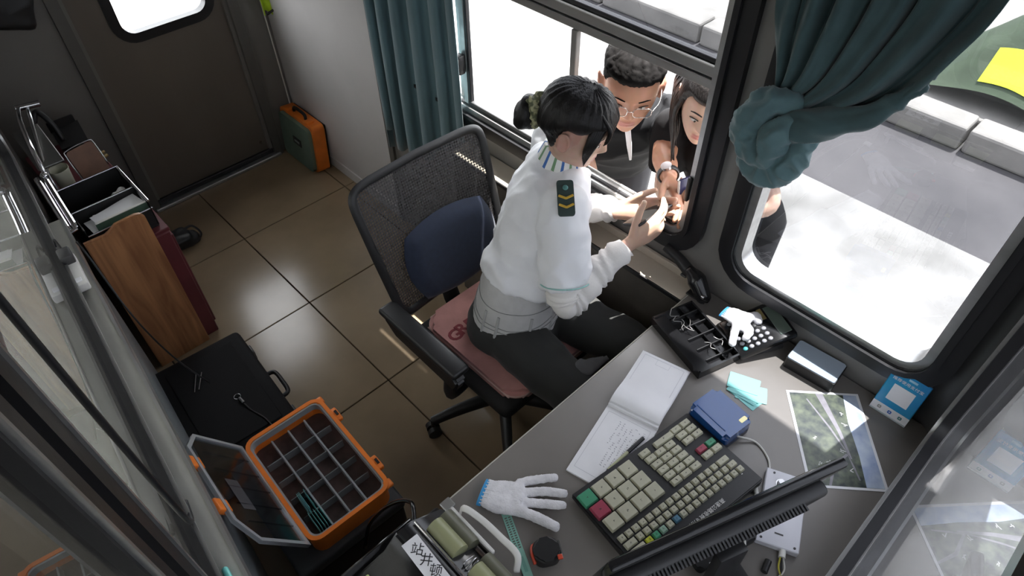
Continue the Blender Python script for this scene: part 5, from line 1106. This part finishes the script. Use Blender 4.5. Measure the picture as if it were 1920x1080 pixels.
# ---------------------------------------------------------------- standing man outside
mn_ = thing('person', 'man with short hair, glasses and black polo shirt leaning at the service window outside', 'person', (1.10, -.70, -.2))
M_sk2 = skin('man_skin', (.5, .3, .2)); SK2 = (.50, .265, .175); LIP2 = (.40, .16, .13); M_h2 = mat('short_black_hair', (.006, .0055, .0055), .8, var=.4, scale=90, spec=.1)
Hm = W(1183, 160, 0, .75); Mh2 = basis(Hm, (-.72, -.60, -.20), (.02, -.06, 1))
nb2 = Hm+Vector((.09, .08, -.16)); hp2 = Vector((1.12, -.70, .66)); sdm = Vector((-.62, -.70, 0)).cross(Vector((0, 0, 1))).normalized()   # person's right
ch2 = nb2.lerp(hp2, .45)+Vector((-.02, -.02, 0))
SRm, SLm = nb2+sdm*.185+Vector((.01, .01, -.055)), nb2-sdm*.185+Vector((.01, .01, -.055))
ELm = W(1245, 292, 0, .80); WLm = W(1254, 332, 0, .725)
ELm = Vector((ELm.x, ELm.y, ELm.z)); ERm = SRm+Vector((-.05, -.03, -.26)); ERm.x = max(ERm.x, .80); WRm = ERm+Vector((.03, .0, -.24))
bm = xf(head_bm(False), Mh2 @ Matrix.Diagonal((1.13, 1.10, 1.12, 1)))
tube(bm, [nb2+Vector((.01, .01, -.03)), nb2, Hm+Vector((.025, .02, -.04))], [.066, .060, .058], 14)
tt = [(hp2, .165, .12), (hp2.lerp(nb2, .35), .155, .115), (hp2.lerp(nb2, .7), .185, .12), (hp2.lerp(nb2, .9), .17, .09), (nb2, .08, .07)]
loft(bm, [(p, sdm, a-.015, b-.015) for p, a, b in tt])
for s_, e_, w_ in ((SRm, ERm, WRm), (SLm, ELm, WLm)): tube(bm, [s_, s_.lerp(e_, .5), e_, e_.lerp(w_, .5), w_], [.052, .047, .040, .038, .028], 12)
hand(bm, WLm, W(1285, 392, 0, .66)-WLm, Vector((-.5, .4, -.6)), -1, ((.2, .3, .2),)*4, (.6, .7, .3), 1.05); hand(bm, WRm, Vector((.05, -.1, -.9)), Vector((.9, .2, 0)), 1, ((.3, .4, .3),)*4, (.6, .7, .3), 1.05)
LEG2 = []
for sg_ in (1, -1):
    h_ = hp2+sdm*.09*sg_; k_ = h_+Vector((.02, .02, -.42)); f_ = k_+Vector((.04, .04, -.37)); LEG2.append((h_, k_, f_)); tube(bm, [h_, k_, f_], [.075, .055, .04], 10); ell(bm, f_+Vector((-.05, -.06, -.035)), (.05, .09, .03), Matrix.Rotation(-.7, 3, 'Z'))
bd2 = skin_body(mn_, bm, Mh2 @ Matrix.Diagonal((1.13, 1.10, 1.12, 1)), M_sk2, SK2, LIP2); face_parts(mn_, Mh2 @ Matrix.Diagonal((1.13, 1.10, 1.12, 1)), bd2, M_h2)
M_polo = mat('black_polo_fabric', (.006, .0065, .008), .85, spec=.2)
bm = BM(); loft(bm, [(p, sdm, a+.008, b+.008) for p, a, b in tt[:-1]]+[(nb2, sdm, .092, .080)])
for s_, e_ in ((SRm, ERm), (SLm, ELm)): tube(bm, [s_+(nb2-s_)*.3, s_, s_.lerp(e_, .55)], [.07, .074, .068], 14)
me = fuse(bm, .008, 4); wrinkle(me, .007, 8, seed=2.); sp_ = wobj('polo_shirt', me, M_polo, mn_, 180)
fdir = sdm.cross(Vector((0, 0, 1)))*-1; fdir = Vector((-.62, -.70, 0)).normalized()
cl0 = nb2+fdir*.07+Vector((0, 0, .012)); 
bm = BM(); N = 24
tube(bm, [nb2+(sdm*math.cos(a)*.076+fdir*math.sin(a)*.075)+Vector((0, 0, .032-.03*math.sin(a))) for a in [math.pi*.58+2*math.pi*.93*i/N for i in range(N+1)]], [.016, .018], 8, 60, flat=.5, side=(0, 0, 1)); wobj('collar', bm, M_polo, mn_, 180, sp_)
me = bm = BM(); pl0 = W(1176, 233, 0, .755); pl1 = W(1182, 300, 0, .79)
vdir = (pl1-pl0).normalized(); tube(bm, [pl0, pl0.lerp(pl1, .5)+Vector((-.008, -.008, 0)), pl1], [.010, .009, .004], 8, 12, flat=.3, side=sdm); wobj('white_placket', bm, mat('white_trim_fabric', (.8, .8, .82), .7), mn_, 180, sp_)
bm = BM()
for h_, k_, f_ in LEG2: tube(bm, [h_+Vector((0, 0, .04)), k_, f_], [.10, .08, .07], 14)
loft(bm, [(hp2+Vector((0, 0, -.04)), sdm, .17, .125), (hp2+Vector((0, 0, .06)), sdm, .165, .12)]); me = fuse(bm, .012, 4); wobj('trousers', me, mat('dark_trousers', (.02, .02, .025), .8), mn_, 180)
for h_, k_, f_ in LEG2: wobj('shoe', xf(rbox((.10, .27, .09), .03, 3), Matrix.Translation(f_+Vector((-.04, -.05, -.044))) @ Matrix.Rotation(-.7, 4, 'Z')), M_black, mn_, 60)
def hair2(x, y, z, ph):
    line = .066 if y > .05 else (.030+.036*sstep(.02, .05, y) if y > -.02 else .0-.05*sstep(-.02, -.06, y))
    k = sstep(line-.006, line+.010, z); th = .003+.019*sstep(.045, .085, z)
    return -.010+(.010+th+.0015*sstep(.07, .09, z)*(math.sin(ph*17)+math.sin(ph*29+z*300)))*k
bm = xf(hair_bm(hair2, 96, 80), Mh2 @ Matrix.Diagonal((1.13, 1.10, 1.12, 1))); me = mods_mesh(bm, ('SMOOTH', dict(factor=.3, iterations=1))); wrinkle(me, .004, 75, (1, 1, 1.6)); hr2 = wobj('hair', me, M_h2, mn_, 180)
def hm(x, y, z): return Mh2 @ (Matrix.Diagonal((1.13, 1.10, 1.12)) @ Vector((x, y, z)))
gl = None; M_rim = mat('silver_glasses_rim', (.6, .58, .56), .2, metal=1)
for s in (-1, 1):
    P_ = rrect(-.025, .025, -.017, .015, .012, 4); pts = [hm(s*.033+x, .106-.006*abs(s*.033+x)/.05, -.004+z) for x, z in P_]; o = wobj('glasses_rim', tube(BM(), pts+[pts[0]], .0013, 6, 84), M_rim, mn_, 180, gl)
    if gl is None: gl = o; o.name = 'glasses'
    bm = BM(); bm.faces.new([bm.verts.new(q) for q in pts]); wobj('lens', bm, glass('spectacle_lens', (.97, .97, .97), .02) if 'spectacle_lens' not in MATS else MATS['spectacle_lens'], mn_, None, gl)
    wobj('temple', tube(BM(), [hm(s*.058, .102, .004), hm(s*.079, .06, .006), hm(s*.086, -.01, .004)], .0015, 6), M_rim, mn_, 180, gl)
wobj('bridge', tube(BM(), [hm(-.009, .106, .0), hm(0, .111, .003), hm(.009, .106, .0)], .0013, 6), M_rim, mn_, 180, gl)
axw = (WLm-ELm).normalized(); u = axw.orthogonal().normalized(); w = axw.cross(u); cw_ = WLm-axw*.012
wobj('wristwatch', tube(BM(), [cw_+(u*math.cos(a)+w*math.sin(a))*.033 for a in [2*math.pi*i/20 for i in range(21)]], .010, 8, 60, flat=.4, side=axw), M_dgrey, mn_, 180); 
tocam = (CAM-cw_).normalized(); tocam = (tocam-axw*tocam.dot(axw)).normalized(); wobj('watch_dial', cyl(BM(), cw_+tocam*.032, cw_+tocam*.041, .018, 18), M_steel, mn_, 40)
# ---------------------------------------------------------------- standing woman outside
wm = thing('person', 'woman with long dark hair and black T-shirt peering in at the service window', 'person', (1.20, -1.30, -.2))
M_sk3 = skin('woman_skin', (.6, .4, .3)); SK3 = (.66, .43, .33); LIP3 = (.55, .22, .20); M_h3 = hairmat('long_black_hair', (.010, .008, .008), (60, 60, 3))
Hw = W(1328, 190, 0, .80); Mh3 = basis(Hw, (-.80, -.52, -.24), (.10, -.10, 1))
nb3 = Hw+Vector((.11, -.01, -.15)); hp3 = Vector((1.20, -1.30, .60)); sdw = Vector((-.80, -.20, 0)).cross(Vector((0, 0, 1))).normalized()
SRw, SLw = nb3+sdw*.155+Vector((.01, .01, -.05)), nb3-sdw*.155+Vector((.01, .01, -.05))
ELw = W(1440, 385, 0, .90); WLw = W(1330, 400, 0, .76); ERw = SRw+Vector((-.02, -.02, -.24)); WRw = W(1280, 352, 0, .76)
bm = xf(head_bm(True), Mh3 @ Matrix.Diagonal((.98, 1, 1, 1))); tube(bm, [nb3+Vector((0, 0, -.03)), nb3, Hw+Vector((.02, .015, -.04))], [.055, .047, .048], 14)
tw = [(hp3, .16, .11), (hp3.lerp(nb3, .35), .13, .10), (hp3.lerp(nb3, .7), .155, .11), (hp3.lerp(nb3, .9), .145, .08), (nb3, .065, .06)]
loft(bm, [(p, sdw, a-.015, b-.015) for p, a, b in tw])
for s_, e_, w_ in ((SRw, ERw, WRw), (SLw, ELw, WLw)): tube(bm, [s_, s_.lerp(e_, .5), e_, e_.lerp(w_, .5), w_], [.042, .038, .033, .031, .023], 12)
hand(bm, WLw, W(1292, 392, 0, .70)-WLw, Vector((.3, .3, .9)), -1, ((.5, .6, .4),)*4, (.6, .7, .4), .92); hand(bm, WRw, W(1284, 398, 0, .69)-WRw, Vector((.3, -.8, .2)), 1, ((.4, .5, .4),)*4, (.6, .7, .4), .92)
LEG3 = []
for sg_ in (1, -1):
    h_ = hp3+sdw*.08*sg_; k_ = h_+Vector((.0, .0, -.39)); f_ = k_+Vector((.03, .01, -.34)); LEG3.append((h_, k_, f_)); tube(bm, [h_, k_, f_], [.07, .05, .036], 10); ell(bm, f_+Vector((-.05, -.03, -.035)), (.09, .04, .03))
bd3 = skin_body(wm, bm, Mh3, M_sk3, SK3, LIP3); face_parts(wm, Mh3, bd3, M_h3, True)
M_tee = mat('black_tshirt', (.006, .006, .007), .85, spec=.2)
bm = BM(); loft(bm, [(p, sdw, a+.008, b+.008) for p, a, b in tw[:-1]]+[(nb3, sdw, .085, .07)])
for s_, e_ in ((SRw, ERw), (SLw, ELw)): tube(bm, [s_+(nb3-s_)*.3, s_, s_.lerp(e_, .62)], [.06, .064, .062], 14)
me = fuse(bm, .008, 4); wrinkle(me, .006, 8, seed=5.); tee = wobj('tshirt', me, M_tee, wm, 180)
lg0 = W(1324, 296, 0, .845)
for k in range(3): wobj('logo_stripe', xf(rbox((.004, .005, .012+.005*k), .001, 1), Matrix.Translation(lg0+Vector((-.012, -.009-.0085*k, .002*k))) @ Matrix.Rotation(.5, 4, 'X')), MATS['white_print'], wm, None, tee)
bm = BM()
for h_, k_, f_ in LEG3: tube(bm, [h_+Vector((0, 0, .04)), k_, f_], [.09, .075, .065], 14)
loft(bm, [(hp3+Vector((0, 0, -.04)), sdw, .16, .115), (hp3+Vector((0, 0, .06)), sdw, .15, .11)]); me = fuse(bm, .012, 4); wobj('trousers', me, mat('black_leggings', (.015, .015, .018), .8), wm, 180)
for h_, k_, f_ in LEG3: wobj('shoe', xf(rbox((.25, .09, .08), .03, 3), Matrix.Translation(f_+Vector((-.05, -.03, -.044)))), M_whitepl, wm, 60)
def hair3(x, y, z, ph):
    line = .058 if y > .05 else (-.02+.078*sstep(.015, .055, y) if y > -.01 else -.11); k = sstep(line-.012, line+.012, z); part = 1-.4*ga(x, .006)*sstep(.05, .09, z)
    return -.012+.028*k*part
bm = xf(hair_bm(hair3), Mh3); me = mods_mesh(bm, ('SMOOTH', dict(factor=.4, iterations=2))); hr3 = wobj('hair', me, M_h3, wm, 180)
def hw(x, y, z): return Mh3 @ Vector((x, y, z))
bm = BM()
for s in (1, -1):
    for k in range(9):
        y = .022-.014*k; x = s*(.070+.006*math.sin(k)); top_ = hw(x*.9, y, .06); a1 = hw(s*(.086+.001*k), y, -.03); e_ = a1+Vector((.02+.006*math.sin(k*2)*1, -.012*s+.006*math.cos(3*k), -.20-.03*math.sin(k*1.7)))
        m_ = a1.lerp(e_, .5)+Vector((.006*math.sin(k*3), .012*math.sin(k*2.1), 0)); tube(bm, [top_, a1, m_, e_], [.016, .017, .013, .003], 8, 18, flat=.6, domes=True)
for k in range(8):
    a1 = hw(-.07+.02*k, -.105, -.02); tube(bm, [hw(-.06+.017*k, -.09, .05), a1, a1+Vector((.02, .01*math.sin(k), -.14)), a1+Vector((.02, .015*math.sin(k), -.30))], [.016, .02, .017, .004], 8, 18, domes=True)
wobj('hair_lengths', bm, M_h3, wm, 180, hr3)
p2_ = thing('smartphone', 'slim phone with pale edge held by the woman outside the window', 'phone', tuple(W(1290, 385, 0, .70))); pa, pb = W(1291, 345, 0, .70), W(1287, 390, 0, .70); d = (pb-pa); ez_ = d.normalized(); ex_ = Vector((.9, -.3, 0)); ex_ = (ex_-ez_*ex_.dot(ez_)).normalized()
wobj('case', xf(rbox((.072, .009, .145), .003, 2), frame(ex_, ez_.cross(ex_), ez_, (pa+pb)/2)), mat('phone_navy', (.02, .02, .06), .3), p2_, 40); wobj('edge', xf(rbox((.003, .0095, .14), .001, 1, (-.0365, 0, 0)), frame(ex_, ez_.cross(ex_), ez_, (pa+pb)/2)), M_whitepl, p2_)
